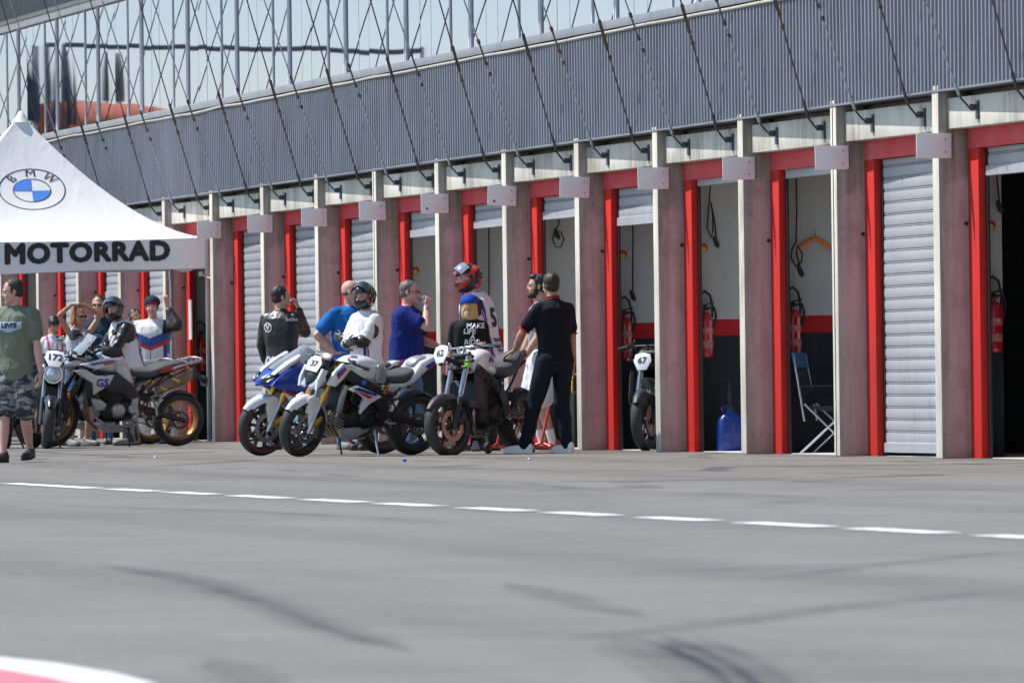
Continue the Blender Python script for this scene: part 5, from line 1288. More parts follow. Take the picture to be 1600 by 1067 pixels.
# 8 man in black leathers, back to us
J8 = person('dark-haired man in black leather suit with white lettering, back turned, hand at his face', 440, 105.5, -112, 1.80, head=(-48, 0), skin_m='skin_fair', lean=-2, stocky=1.02,
    hands={-1: ((.26,-.10,1.52), (.0,.5,.9), (.6,-.6,0)), 1: ((.16,.24,.92), (.5,0,-.8), (0,1,0))}, elbows={-1: (.3,-.25,-1)},
    top=dict(m='leather_black', fit=.024, sleeve=1.92, name='race_suit', wr=.008, collar=1.525), bottom=dict(m='leather_black', name='suit_legs'), shoes='boot:shoe_black', hair='hair_dark', curl=(.35,.9))
vs, fs = text_mb('IXON', .10, .005, shear=.3); decal(J8, J8.top, vs, fs, (-.3,.02,.98), (0,-1,0), (0,0,1), (1,0,0), 'leather_white')
vs, fs = ring_shape(.055, .014, 20); decal(J8, J8.top, vs, fs, (-.3,.10,1.34), (0,-1,0), (0,0,1), (1,0,0), 'leather_white')
vs, fs = text_mb('V', .09, .006); decal(J8, J8.top, vs, fs, (-.3,.10,1.34), (0,-1,0), (0,0,1), (1,0,0), 'leather_white', off=.006)
vs, fs = text_mb('IXON', .04, .002); decal(J8, J8.top, vs, fs, (-.3,-.17,1.42), (0,-1,0), (0,0,1), (1,0,0), 'leather_white')
# 9 bald man in blue polo
J9 = person('bald man in bright blue polo shirt with a hand on his hip', 548, 104.6, 122, 1.84, head=(48, 0), skin_m='skin_pink', stocky=1.16, belly=.035,
    hands={-1: ((.03,-.215,1.02), (.5,.75,-.3), (-.5,-.8,0)), 1: ((.14,.26,.86), (.1,0,-1), (0,1,0))}, elbows={-1: (-.3,-1,.1)},
    top=dict(m='polo_blue', fit=.026, sleeve=.68, hem=.84, name='polo_shirt', wr=.010), bottom=dict(m='denim'), shoes='shoe_grey', hair='hair_grey', hairstyle='bald')
# 10 rider with crossed arms
def jackp(p, n):
    if p.z > 1.3 and abs(p.y) > .29: return 1
    return 0
J10 = person('rider in black helmet and white jacket with arms crossed behind the gold-fork motorcycle', 573, 102.4, 36, 1.75, head=(14, 0), skin_m='skin_pink', stocky=1.08,
    hands={1: ((.27,-.08,1.21), (.1,-1,.25), (1,.1,0)), -1: ((.31,.06,1.15), (.1,1,.25), (1,0,0))}, elbows={1: (-.1,.9,-.8), -1: (-.1,-.9,-.8)}, feet={1: ((.05,.16,0), 10), -1: ((-.08,-.14,0), -6)},
    top=dict(m=['leather_white','leather_black'], fit=.028, sleeve=1.9, name='jacket', wr=.008, paint=jackp), bottom=dict(m='leather_black', name='leather_trousers', fit=.018), shoes='boot:shoe_black', hair=None, helmet=dict(m='helmet_black', up=62, visor='visor'), glove='leather_black', curl=(.7,.7))
EL = [J10.arm[s][1]*(1.75/1.78) for s in (1,-1)]; WR = [J10.arm[s][2]*(1.75/1.78) for s in (1,-1)]; SH = [J10.arm[s][0]*(1.75/1.78) for s in (1,-1)]
for p in J10.top.data.polygons:
    c = p.center
    if any((c-e).length < .085 for e in EL) or any((c-e).length < .06 for e in WR): p.material_index = 1
    elif any((c - (e*.5+q*.5)).length < .10 and c.x < (e*.5+q*.5).x - .01 for e, q in zip(EL, SH)): p.material_index = 1
bib_over(J10, ' ', small='TRACK|DAYS|TEAM')
# 11 blue T-shirt
J11 = person('grey-haired man in royal blue T-shirt raising a small blue pen-like thing to his mouth', 634, 103.6, 168, 1.82, lean=2, head=(-4, 0), skin_m='skin_pink', stocky=1.12, belly=.04,
    hands={-1: ((.235,-.06,1.49), (.2,.45,.85), (.6,-.7,0)), 1: ((.36,.20,1.06), (1,.1,-.1), (0,.6,.6))}, elbows={-1: (.2,-.7,-1), 1: (-.5,.3,-.8)}, feet={1: ((.0,.12,0), 8), -1: ((-.12,-.12,0), -10)},
    top=dict(m='blue_cotton', fit=.026, sleeve=.66, hem=.84, wr=.010), bottom=dict(m='denim', fit=.02), shoes='shoe_red', hair='hair_grey', curl=(.3,1.0))
glasses(J11)
q = MB(); q.tube([(.15,-.03,1.575), (.25,-.05,1.55)], .009, 8); q.v = [v*(1.82/1.78) for v in q.v]; o = q.build('vape_pen', 'vape_blue', None, smooth=50); o.location = J11.root.location; o.rotation_euler = J11.root.rotation_euler; tag(o, 'small blue pen-like tube in the hand of the man in royal blue', 'pen')
wt_ = MB(); E_a, W_a = J11.arm[-1][1], J11.arm[-1][2]; dd = (W_a-E_a).normalized(); wt_.tube([W_a-dd*.045, W_a-dd*.015], .034, 14); J11.sc(wt_); wt_.build('watch', 'watch_steel', J11.root, smooth=50)
# 12 tall rider with red and black helmet
J12 = person('tall rider with red and black helmet and white bib numbered 5', 757, 99.7, -24, 1.93, lean=11, head=(36, -6), skin_m='skin_pink', stocky=1.04,
    hands={1: ((.24,.12,1.10), (.7,-.5,-.3), (0,1,.2)), -1: ((.24,-.12,1.08), (.7,.5,-.3), (0,-1,.2))},
    top=dict(m='leather_black', fit=.028, sleeve=1.9, name='jacket', wr=.008), bottom=dict(m='leather_black', name='leather_trousers', fit=.018), shoes='boot:shoe_black', hair=None, glove='leather_black',
    helmet=dict(m='helmet_black', m2='helmet_red', up=55, visor='clear_visor', paint=lambda p: 1 if (math.sin(p.x*34+p.z*30+.6) > .35 and abs(p.y) > .02 and p.z > -.14) or (p.z < -.02 and -.02 < p.x+p.z*.8 < .05) else 0))
bib_over(J12, '5', small='TRACK|DAYS|TEAM')
# 13 woman with cap
J13 = person('blonde woman in blue cap and black T-shirt with white slogan on the back', 733, 98.9, -84, 1.61, head=(18, 2), girl=True, skin_m='skin_pink', stocky=1.08,
    hands={1: ((.14,.24,.86), (.4,0,-1), (0,1,0)), -1: ((.16,-.22,.86), (.4,0,-1), (0,-1,0))}, feet={1: ((0,.12,0), 6), -1: ((0,-.06,0), -6)},
    top=dict(m='black_cotton', fit=.026, sleeve=.72, wr=.007), bottom=dict(m='dark_trousers'), shoes='shoe_grey', hair='hair_blond', hairstyle='long')
for k_, (tx, dx) in enumerate((('MAKE', -.035), ('LIFE', .03), ('A', -.0), ('RIDE.', -.0))):
    vs, fs = text_mb(tx, .074, .0028, shear=.12); decal(J13, J13.top, vs, fs, (-.3, dx - .02 + .0, 1.288-.056*k_), (0,-1,0), (0,0,1), (1,0,0), 'plate_white', 'slogan')
cap_hat(J13, 'blue_cloth', 0)
# 14 bearded man
J14 = person('bearded man in shorts and white socks, half hidden behind the man in black polo', 845, 97.4, 6, 1.80, head=(0, 0), skin_m='skin_fair',
    hands={1: ((.20,.18,.92), (.7,0,-.7), (0,1,0)), -1: ((.2,-.2,.9), (.7,0,-.7), (0,-1,0))}, feet={1: ((-.10,.14,0), 5), -1: ((-.02,-.1,0), -5)},
    top=dict(m='grey_cloth', fit=.022, sleeve=.62), bottom=dict(m='white_cloth', len=.42, name='shorts', fit=.03, loose=True), shoes='shoe_red', sock='sock_white', hair='hair_dark', hairstyle='beard')
# 15 man in black polo
def polop(p, n): return 0
J15 = person('man in black polo with red trim and white trainers, hand on the motorcycle seat', 867, 94.9, -58, 1.785, head=(-10, 0), skin_m='skin_tan', lean=3, stocky=1.03,
    hands={1: ((.36,.24,1.02), (.7,.5,-.45), (.2,.3,1)), -1: ((.06,-.25,.84), (.15,0,-1), (0,-1,0))}, elbows={1: (-.3,.9,-.5)}, feet={1: ((.20,.24,0), 42), -1: ((-.02,-.12,0), 10)},
    top=dict(m='polo_black', fit=.020, sleeve=.66, hem=.86, name='polo_shirt', wr=.007), bottom=dict(m='dark_trousers', fit=.018), shoes='shoe_white', hair='hair_dark', hairstyle='short')
for s in (1, -1):
    S_, E_x = J15.arm[s][0], J15.arm[s][1]; k = MB(); dd = (E_x-S_).normalized(); e_ = S_ + (E_x-S_)*.66 + dd*.055
    k.tube([e_-dd*.006, e_+dd*.008], .064, 20, caps=True); J15.sc(k); k.build('sleeve_trim', 'leather_red', J15.top, smooth=50)
k = MB(); c0 = J15.T @ Vector((0,0,1.515))
for t_, r_ in ((0, .068), (.022, .066)):
    k.tube([J15.T @ Vector((.002+r_*1.05*math.cos(2*math.pi*i/20), r_*math.sin(2*math.pi*i/20), 1.515+t_ - .012*math.cos(2*math.pi*i/20))) for i in range(20)], .005, 6, closed=True)
J15.sc(k); k.build('collar_trim', 'leather_red', J15.top, smooth=True)
k = MB(); k.tube([J15.T @ Vector((0,0,1.49)), J15.T @ Vector((.0,0,1.54))], [.078, .066], 20); J15.sc(k); k.build('collar', 'polo_black', J15.top, smooth=50)
# ---------------------------------------------------------------- tent
mat('tent_white', (.82,.82,.83), .6, 0, .03, 1.5); mat('print_black', (.02,.022,.028), .6); mat('print_blue', (.07,.25,.76), .6); mat('tent_pole', (.45,.46,.5), .4, .5, .1, 5); mat('cream_rope', (.55,.5,.4), .9); mat('canopy_black', (.02,.02,.023), .8)
nt_ = M['tent_white'].node_tree; mt_ = nt_.nodes['Principled BSDF']; bump(nt_, mt_, nz(nt_, coords(nt_, 'Object', (1,1,.5)), 2.2, 3, .5, 1.5), .18, .06)
X0, X1, Y0, Y1, ZE, ZP = -43.35, -40.35, -4.31, .02, 2.60, 4.23
tent = thing('marquee', 'white pop-up tent with pointed roof, dark lettering and blue-white roundel', 'tent', ((X0+X1)/2, (Y0+Y1)/2, 0))
ox, oy = (X0+X1)/2, (Y0+Y1)/2; hx_, hy_ = (X1-X0)/2, (Y1-Y0)/2
def roof_pt(side, s, t):
    """side 0 faces +x; s along the eave -1..1, t up to the peak"""
    k = 1 - t; sag = .05*(1-s*s)*math.sin(math.pi*min(1, t*1.0))
    z = ZE + (ZP-ZE)*t**1.6 - sag - .035*(1-s*s)*k
    a, b = k, s*k
    x, y = {0: (hx_*a, hy_*b), 1: (-hx_*a, hy_*b), 2: (hx_*b, hy_*a), 3: (hx_*b, -hy_*a)}[side]
    return Vector((x, y, z))
rfm = MB()
for side in range(4):
    rfm.sheet([[roof_pt(side, -1+2*j/24, .985*i/26) for j in range(25)] for i in range(27)], .006)
roof = rfm.build('roof', 'tent_white', tent, smooth=50)
va = MB()
def val(side, s, v):
    base = roof_pt(side, s, 0); n = {0: (1,0), 1: (-1,0), 2: (0,1), 3: (0,-1)}[side]
    w_ = .012*math.sin(s*9+side)*v + .006*math.sin(s*31)*v
    return base + Vector((n[0]*w_, n[1]*w_, -.37*v + (.012*math.sin(s*5))*v - (.035 if side == 0 else 0)*v*(.5-.5*s)))
for side in range(4): va.sheet([[val(side, -1+2*j/40, i/5) for j in range(41)] for i in range(6)], .004)
vo = va.build('valance', 'tent_white', tent, smooth=50)
pk = MB(); pk.lathe([(.12, ZP-.10), (.06, ZP-.02), (.025, ZP+.04), (.0, ZP+.05)], (0,0,0), 'z', 12); pk.build('peak_cap', 'tent_white', roof, smooth=60)
for sx in (1, -1):
    for sy in (1, -1):
        lg = MB(); lg.box(sx*hx_-.022, sx*hx_+.022, sy*hy_-.022, sy*hy_+.022, 0, 2.58); lg.box(sx*hx_-.06, sx*hx_+.06, sy*hy_-.06, sy*hy_+.06, 0, .012); lg.box(sx*hx_-.03, sx*hx_+.03, sy*hy_-.03, sy*hy_+.03, 2.1, 2.2)
        lg.build('leg', 'tent_pole', tent, bevel=.003)
fr_ = MB()
for a, b_ in (((1,-1),(1,1)), ((-1,-1),(-1,1)), ((1,1),(-1,1)), ((1,-1),(-1,-1))):
    n_ = 4
    for i in range(n_):
        p = Vector((hx_*(a[0]+(b_[0]-a[0])*i/n_), hy_*(a[1]+(b_[1]-a[1])*i/n_), 2.5)); q = Vector((hx_*(a[0]+(b_[0]-a[0])*(i+1)/n_), hy_*(a[1]+(b_[1]-a[1])*(i+1)/n_), 2.5))
        fr_.tube([p*.985+Vector((0,0,.06)), q*.985-Vector((0,0,.2))], .011, 4); fr_.tube([p*.985-Vector((0,0,.2)), q*.985+Vector((0,0,.06))], .011, 4)
fr_.build('frame', 'tent_pole', tent)
def bold_text(t, size, w, sp): return text_mb(t, size, w, spacing=sp)
# lettering on the valance that faces the pit entry
def on_val(vs, fs, yc, zc, m, nm='lettering', off=.007):
    mb = MB(); pts = []
    for v in vs:
        y = yc + v.x; s = (y)/hy_; vv = (zc - v.z)/.37; p = val(0, s, max(0, min(1, vv))); pts.append(Vector((p.x+off+v.y, y, p.z)))
    mb.add(pts, fs); return mb.build(nm, m, vo)
vs, fs = bold_text('MOTORRAD', .325, .018, 1.08)
w_ = max(v.x for v in vs)-min(v.x for v in vs); kx = 2.13/w_; vs = [Vector((v.x*kx, v.y, v.z)) for v in vs]
on_val(vs, fs, .62, .15, 'print_black')
vs, fs = bold_text('BMW', .325, .018, 1.08); vs = [Vector((v.x*kx, v.y, v.z)) for v in vs]
on_val(vs, fs, -1.16, .15, 'print_black')
def on_roof(vs, fs, m, off=.01, nm='roundel'):
    """u along the eave, v up the slope, centred at t=.57 of the side facing +x"""
    mb = MB(); pts = []
    for v in vs:
        t = .585 + v.z/2.9; y = .045 + v.x*1.1; s = y/(hy_*(1-t)); p = roof_pt(0, s, t); p2 = roof_pt(0, s, t+.01); n = Vector((0,1,0)).cross(p2-p).normalized()
        if n.z < 0: n = -n
        pts.append(p + n*(off+v.y))
    mb.add(pts, fs); return mb.build(nm, m, roof)
for r_, t_ in ((.395, .014), (.225, .012)):
    vs, fs = ring_shape(r_, t_, 48); on_roof(vs, fs, 'print_black')
for q_ in (1, 3):
    vs = [Vector((0,0,0))]; fs = []
    nseg = 12; rings = 5; vs = []
    for i in range(rings+1):
        for j in range(nseg+1):
            a = math.pi/2*(q_) + math.pi/2*j/nseg; rr = .212*i/rings; vs.append(Vector((rr*math.cos(a), 0, rr*math.sin(a))))
    for i in range(rings):
        for j in range(nseg): k = i*(nseg+1)+j; fs.append((k, k+1, k+nseg+2, k+nseg+1))
    on_roof(vs, fs, 'print_blue', .011)
for ch_, a in (('B', 136), ('M', 90), ('W', 44)):
    vs, fs = text_mb(ch_, .17, 0); ra_ = R(a-90); vs = [Vector((v.x*math.cos(ra_)-v.z*math.sin(ra_)+.308*math.cos(R(a)), 0, v.x*math.sin(ra_)+v.z*math.cos(ra_)+.308*math.sin(R(a)))) for v in vs]
    on_roof(vs, fs, 'print_black', .012)
# dark canopy farther along
cn = thing('black_canopy', 'black canopy with slim metal legs, behind the white tent at its outer side', 'canopy', (-49.5, -3.6, 0))
c_ = MB(); c_.box(-1.5, 1.5, -1.5, 1.5, 2.12, 2.3); c_.add([(-1.5,-1.5,2.31),(1.5,-1.5,2.31),(1.5,1.5,2.31),(-1.5,1.5,2.31),(0,0,3.0)], [(0,1,4),(1,2,4),(2,3,4),(3,0,4),(3,2,1,0)]); c_.build('cover', 'canopy_black', cn)
for sx in (1,-1):
    for sy in (1,-1): lg = MB(); lg.tube([(sx*1.45, sy*1.45, 0), (sx*1.45, sy*1.45, 2.2)], .035, 8); lg.build('leg', 'tent_pole', cn)
# strap from the tent leg to the fin
q = MB(); a_, b_ = Vector((-40.35, -.06, 2.14)), Vector((-36.02+.25, .2, 2.05)); b_ = Vector((-39.75, .2, 2.06))
q.tube([a_ + (b_-a_)*t + Vector((0,0,-.04*math.sin(math.pi*t))) for t in (0,.25,.5,.75,1)], .010, 6); q.tube([a_+Vector((0,0,.03)), a_-Vector((0,0,.03))], .032, 8)
tag(q.build('tie_strap', 'cream_rope', None, smooth=60), 'cream strap tied round the tent leg and fixed to the nearby fin', 'strap')
# ---------------------------------------------------------------- things in the open doorways
mat('extinguisher_red', (.45,.012,.02), .3, 0, .1, 5, coat=.6); mat('label_white', (.7,.66,.66), .5, 0, .3, 20); mat('can_blue', (.006,.035,.22), .35, 0, .15, 4); mat('hanger_orange', (1,.2,.02), .4); mat('chair_cloth', (.015,.018,.025), .8); mat('chair_blue', (.03,.11,.24), .8); mat('label_faded', (.5,.16,.16), .5, 0, .6, 30); mat('sticker_yellow', (.75,.5,.04), .5); mat('case_black', (.012,.012,.013), .5, 0, .2, 6)
where = {-1: 'in the dark doorway under the part-raised shutter', 1: 'in the doorway with the orange hanger', 2: 'in the doorway with the blue jerrycan', 3: 'in the doorway with the parked race bike', 4: 'behind the two men in the open doorway', 5: 'behind the red helmet rider', 6: 'behind the man in royal blue', 10: 'in the doorway by the tent leg', 12: 'in the low-shuttered doorway behind the tent', 14: 'in the doorway beyond the tent'}
for n in (-1, 1, 2, 3, 4, 5, 6, 10):
    c0 = -BW*n - BW; jz = random.uniform(-.02, .02)
    e = thing('fire_extinguisher', 'red fire extinguisher with black hose ' + where[n], 'fire extinguisher', (c0+.325, .445, .90+jz), 0, 'fire extinguishers hung inside the garages')
    b = MB(); b.lathe([(.001,0), (.06,.004), (.075,.02), (.077,.05), (.077,.36), (.07,.41), (.045,.44), (.024,.45), (.024,.47), (.001,.472)], (0,0,0), 'z', 22); bo = b.build('cylinder', 'extinguisher_red', e, smooth=50)
    l = MB()
    for i in range(9):
        a0 = -2.2 + i*.28
    g_ = [[(.0782*math.cos(R(-75+150*j/12)), .0782*math.sin(R(-75+150*j/12)), z) for j in range(13)] for z in (.10,.17,.24,.30)]
    vs = [p for r in g_ for p in r]; fs = [(i*13+j, i*13+j+1, (i+1)*13+j+1, (i+1)*13+j) for i in (0, 2) for j in range(12)]
    l.add(vs, fs); l.build('label_band', 'label_faded', bo)
    v = MB(); v.rod((0,0,.46), (0,0,.52), .018); v.obox((.0,.03,.53), (.03,.12,.015), Matrix.Rotation(.25, 3, 'X')); v.obox((.0,.03,.50), (.03,.1,.012)); v.lathe([(.02,0),(.02,.015),(.0,.017)], (.02,0,.49), 'x', 10); v.build('valve', 'matt_black', e)
    h_ = MB(); h_.tube([(0,.02,.49),(.0,.09,.50),(.0,.11,.42),(0,.09,.30)], .012, 8)
    h_.tube([(.0,-.06,.36),(.0,-.075,.50),(.0,-.05,.62),(.0,.0,.66),(.0,.05,.62),(.0,.075,.50),(.0,.07,.40)], .0125, 8); h_.build('hose', 'matt_black', e, smooth=60)
for n in (2, 3, 6, -1):
    c0 = -BW*n - BW; s_ = MB(); s_.lathe([(.001,.004),(.045,.003),(.046,0)], (c0+.245, .452, 2.0), 'x', 20)
    o = s_.build('round_sign', 'extinguisher_red', None); tag(o, 'small round red and yellow wall sticker ' + where[n].replace('behind', 'above and behind'), 'sticker', 'round wall stickers in the garages')
    t_ = MB(); t_.lathe([(.001,.006),(.028,.0055)], (c0+.245, .452, 1.985), 'x', 14); t_.build('symbol', 'sticker_yellow', o)
def cable(n, y, pts, endz, label, r=.008):
    c0 = -BW*n - BW + .24; o = thing('hanging_cable', label, 'cable', (c0+.06, y, 2.6), 0, 'cables hanging in the open doorways')
    k = MB(); k.tube([(0, a, b) for a, b in pts], r, 6); k.build('cord', 'matt_black', o, smooth=60)
    e = MB(); e.loft([(-.10,0,.008,.012,.7),(-.07,0,.022,.024,.7),(0,0,.026,.026,.7),(.03,0,.010,.012,.7)], 10); e.xf(Matrix.Translation((0, pts[-1][0]+.01, pts[-1][1]-.05)) @ Matrix.Rotation(R(115), 4, 'Y') @ Matrix.Rotation(R(25), 4, 'Z')); e.build('handset', 'matt_black', o, smooth=50)
cable(1, .50, [(0,.05),(0,-.35),(-.01,-.6),(-.05,-.68),(-.06,-.76),(-.02,-.83),(.04,-.80),(.05,-.72),(.0,-.64),(-.01,-.7),(.03,-.86)], 0, 'looped black cable with handset beside the orange hanger')
cable(2, .52, [(0,.05),(-.02,-.2),(-.04,-.4),(0,-.5),(.02,-.42),(.02,-.3),(.0,-.15),(.04,-.35),(.05,-.52)], 0, 'black cable with plug above the blue jerrycan')
cable(3, .54, [(0,-.15),(.01,-.4),(.0,-.8),(.0,-1.0)], 0, 'black cable with knotted end above the race bike doorway')
cable(4, .56, [(0,.0),(.0,-.22),(-.05,-.3),(-.07,-.38),(-.04,-.46),(.02,-.46),(.05,-.38),(.02,-.3),(-.02,-.30)], 0, 'coiled thin cable in the doorway behind the black polo man')
cable(-1, .50, [(.0,.0),(0,-.2),(.02,-.42)], 0, 'short cable and handset in the dark doorway')
cable(5, .55, [(0,.1),(.0,-.5),(-.01,-1.1)], 0, 'long straight cable in the doorway behind the red helmet')
# orange hanger on the party wall of bay 1
hg_ = thing('clothes_hanger', 'bright orange plastic clothes hanger on the white garage wall', 'hanger', (-7.78, .69, 2.02))
k = MB(); k.tube([(0,-.22,-.13),(0,-.19,-.105),(0,-.02,.0),(0,.02,.0),(0,.19,-.105),(0,.22,-.13)], .017, 8); k.build('hanger_bar', 'hanger_orange', hg_, smooth=60)
k = MB(); k.tube([(0,0,0),(0,0,.05),(0,.02,.075),(0,0,.095),(0,-.018,.08)], .004, 6); k.build('hook', 'steel', hg_, smooth=60)
# jerrycan
jc = thing('jerrycan', 'large blue plastic jerrycan with tall spout on the garage floor', 'jerrycan', (-11.30, .60, .006), R(4))
jc.scale = (.92, .95, .90)
k = MB(); k.loft([(.0,0,.125,.095,.45),(.02,0,.135,.105,.45),(.30,0,.135,.105,.45),(.36,0,.12,.09,.5),(.41,0,.07,.055,.6),(.43,0,.045,.045,.8),(.45,0,.04,.04,.9)], 28, axis='z'); jb = k.build('can_body', 'can_blue', jc, smooth=50)
k = MB()
for z_ in (.10,.2): k.loft([(z_,0,.139,.109,.45),(z_+.012,0,.139,.109,.45)], 28, axis='z')
k.box(.100,.112,-.02,.02,.03,.30); k.build('can_rib', 'can_blue', jb)
k = MB(); k.lathe([(.045,.45),(.045,.49),(.025,.50),(.02,.66),(.012,.76),(.0,.762)], (0,0,0), 'z', 14); k.build('spout', 'matt_black', jc, smooth=50)
k = MB(); k.tube([(0,-.06,.41),(0,-.09,.47),(0,-.02,.50),(0,.06,.46)], .012, 6); k.build('handle', 'can_blue', jb, smooth=60)
# folding camp chair
chr_ = thing('camp_chair', 'folding camp chair with bright metal legs and blue-topped back in the doorway', 'chair', (-7.12, .70, .006), R(64))
def strut(a, b_, r=.011, m='alloy'): k = MB(); k.rod(a, b_, r, 8); k.build('strut', m, chr_, smooth=60)
for s in (1, -1):
    strut((.26, s*.26, 0), (-.22, s*.24, .46)); strut((-.26, s*.26, 0), (.24, s*.24, .45)); strut((-.22, s*.25, .30), (-.32, s*.24, .92), .010, 'galvanised'); strut((.26, s*.25, .0), (.22, s*.26, .62))
strut((.27, .26, .02), (.24, -.24, .42)); strut((.27, -.26, .02), (.24, .24, .42))
k = MB(); k.sheet([[(-.22+.46*i/6, -.25+.5*j/8, .44 - .05*math.sin(math.pi*i/6)*math.sin(math.pi*j/8)) for j in range(9)] for i in range(7)], .006); k.build('seat', 'chair_cloth', chr_, smooth=60)
k = MB(); k.sheet([[(-.235-.075*i/6, -.24+.48*j/8, .46+.34*i/6) for j in range(9)] for i in range(7)], .006); k.build('backrest', 'chair_cloth', chr_, smooth=60)
k = MB(); k.sheet([[(-.312-.025*i/3, -.25+.5*j/8, .80+.14*i/3) for j in range(9)] for i in range(4)], .02); k.build('headband', 'chair_blue', chr_, smooth=60)
for s in (1, -1): k = MB(); k.box(-.26, .24, s*.26-.03, s*.26+.03, .62, .635); k.build('armrest', 'chair_cloth', chr_)
# equipment case by the doorway behind the men
ec = thing('wheeled_case', 'black equipment case with yellow handle behind the man in black polo', 'case', (-16.9, .22, 0), R(10))
ec.location = (-16.35, .10, 0)
k = MB(); k.box(-.16,.16,-.13,.13,.05,.60); k.build('case_shell', 'case_black', ec, bevel=.03); k = MB(); k.tube([(.0,-.08,.60),(.0,-.08,.78),(.0,.08,.78),(.0,.08,.60)], .012, 8); k.build('handle', 'sticker_yellow', ec, smooth=60)
for s in (1,-1): k = MB(); k.lathe([(.001,-.015),(.05,-.015),(.05,.015),(.001,.015)], (0, s*.12, .05), 'y', 16); k.build('wheel', 'rubber', ec)
# paddock stand under the number 62 bike
ps = thing('paddock_stand', 'red tubular paddock stand with small black wheels under the number 62 bike', 'stand', E_.location, 0)
ps.rotation_euler = (0, 0, E_.rotation_euler.z)
k = MB()
for s in (1, -1): k.tube([(-.55,s*.20,.06),(-.66,s*.20,.10),(-.70,s*.17,.28)], .015, 8); k.tube([(-.60,s*.20,.075),(-.98,s*.20,.045),(-1.18,s*.12,.06)], .015, 8)
k.tube([(-1.18,.12,.06),(-1.22,0,.10),(-1.18,-.12,.06)], .015, 8); k.tube([(-1.2,0,.09),(-1.30,.04,.45)], .015, 8); k.tube([(-.98,.20,.045),(-.98,-.20,.045)], .013, 8)
k.build('frame', 'red_metal', ps, smooth=50)
for s in (1, -1):
    k = MB(); k.lathe([(.001,-.02),(.055,-.02),(.06,-.008),(.06,.008),(.055,.02),(.001,.02)], (-.55, s*.245, .06), 'y', 18); wo = k.build('wheel', 'rubber', ps, smooth=50)
    k = MB(); k.lathe([(.001,-.024),(.028,-.024),(.028,.024),(.001,.024)], (-.55, s*.245, .06), 'y', 12); k.build('hub', 'red_metal', wo)
# second stand wheels + front: small trolley by the bike
# notice on red post near tent
k = MB(); k.box(-.0, .004, 0, .14, 0, .52)
nb_ = k.build('paper_notice', 'label_white', None); nb_.location = (-43.77+.40, .245, 1.32); nb_.rotation_euler = (0,0,R(-80))
tag(nb_, 'pale paper notice taped to the red door post near the tent', 'notice')
# litter
def litter(px, py, m, sz, label, nm):
    p = gpt(px, py); k = MB(); k.lathe([(.001,0),(sz,.0),(sz,sz*1.2),(sz*.9,sz*1.4),(.001,sz*1.4)], (0,0,.001), 'z', 12); o = k.build(nm, m, None, smooth=50); o.location = (p.x, p.y, 0); tag(o, label, 'litter')
litter(632, 721.5, 'vape_blue', .018, 'bright blue bottle cap lying on the asphalt before the motorcycles', 'bottle_cap')
litter(827, 718, 'shoe_white', .012, 'small white scrap on the asphalt near the white trainers', 'paper_scrap')
litter(243, 715, 'shoe_white', .014, 'small white scrap on the asphalt in front of the adventure bike', 'paper_scrap')
# ---------------------------------------------------------------- kerb, tyre marks
def gpoly(name, pts, z, m):
    ps_ = [gpt(*p) for p in pts]; k = MB(); k.add([(p.x, p.y, z) for p in ps_], [tuple(range(len(ps_)))]); o = k.build(name, m); tag(o, kind='structure'); return o
gpoly('kerb_edge', [(-60,1024),(0,1029),(90,1039),(180,1054),(250,1072),(150,1078),(80,1060),(0,1046),(-60,1039)], .004, 'kerb_white')
gpoly('painted_kerb', [(-60,1039.3),(0,1046.3),(80,1060.3),(150,1078.3),(120,1110),(-60,1110)], .006, 'kerb_red')
def mark_mat():
    m, nt, b = new_mat('tyre_rubber'); n = nz(nt, coords(nt, 'World', (.4,3,1)), 2.5, 5, .6)
    b.inputs['Base Color'].default_value = (.05,.05,.055,1); b.inputs['Roughness'].default_value = .8
    nt.links.new(ramp(nt, n, [(.3, (.02,.02,.02)), (.7, (.15,.15,.15))]), b.inputs['Alpha']); M['tyre_rubber'] = m
mark_mat()
def skid(pts, w, name='tyre_mark'):
    ps_ = [gpt(*p) for p in pts]; k = MB(); vs = []
    fine = []
    for i in range(len(ps_)-1):
        for t in range(6): fine.append(ps_[i] + (ps_[i+1]-ps_[i])*t/6)
    fine.append(ps_[-1])
    for ww, z in ((w, .003), (w*.6, .0034)):
        vs = []
        for i, p in enumerate(fine):
            d = (fine[min(i+1, len(fine)-1)] - fine[max(i-1, 0)]).normalized(); nn = Vector((-d.y, d.x)); e_ = min(1, i/4, (len(fine)-1-i)/4)*.9+.1
            vs += [(p.x+nn.x*ww*.5*e_, p.y+nn.y*ww*.5*e_, z), (p.x-nn.x*ww*.5*e_, p.y-nn.y*ww*.5*e_, z)]
        k.add(vs, [(2*i, 2*i+1, 2*i+3, 2*i+2) for i in range(len(fine)-1)])
    o = k.build(name, 'tyre_rubber'); tag(o, kind='structure')
skid([(150,880),(300,905),(420,945),(520,985),(640,1018)], .22)
skid([(330,1030),(370,1050),(430,1085)], .22); skid([(960,995),(1040,1025),(1110,1060),(1150,1090)], .30); skid([(1040,995),(1120,1028),(1190,1062),(1230,1090)], .24)
skid([(790,912),(850,925),(920,945),(1010,965)], .2); skid([(880,1000),(1080,980),(1300,950),(1600,920)], .25); skid([(930,900),(1180,888),(1420,878)], .2)
skid([(1190,905),(1400,880),(1600,860)], .2); skid([(1000,755),(1300,748),(1600,735)], .3); skid([(100,790),(400,800),(700,815)], .2)
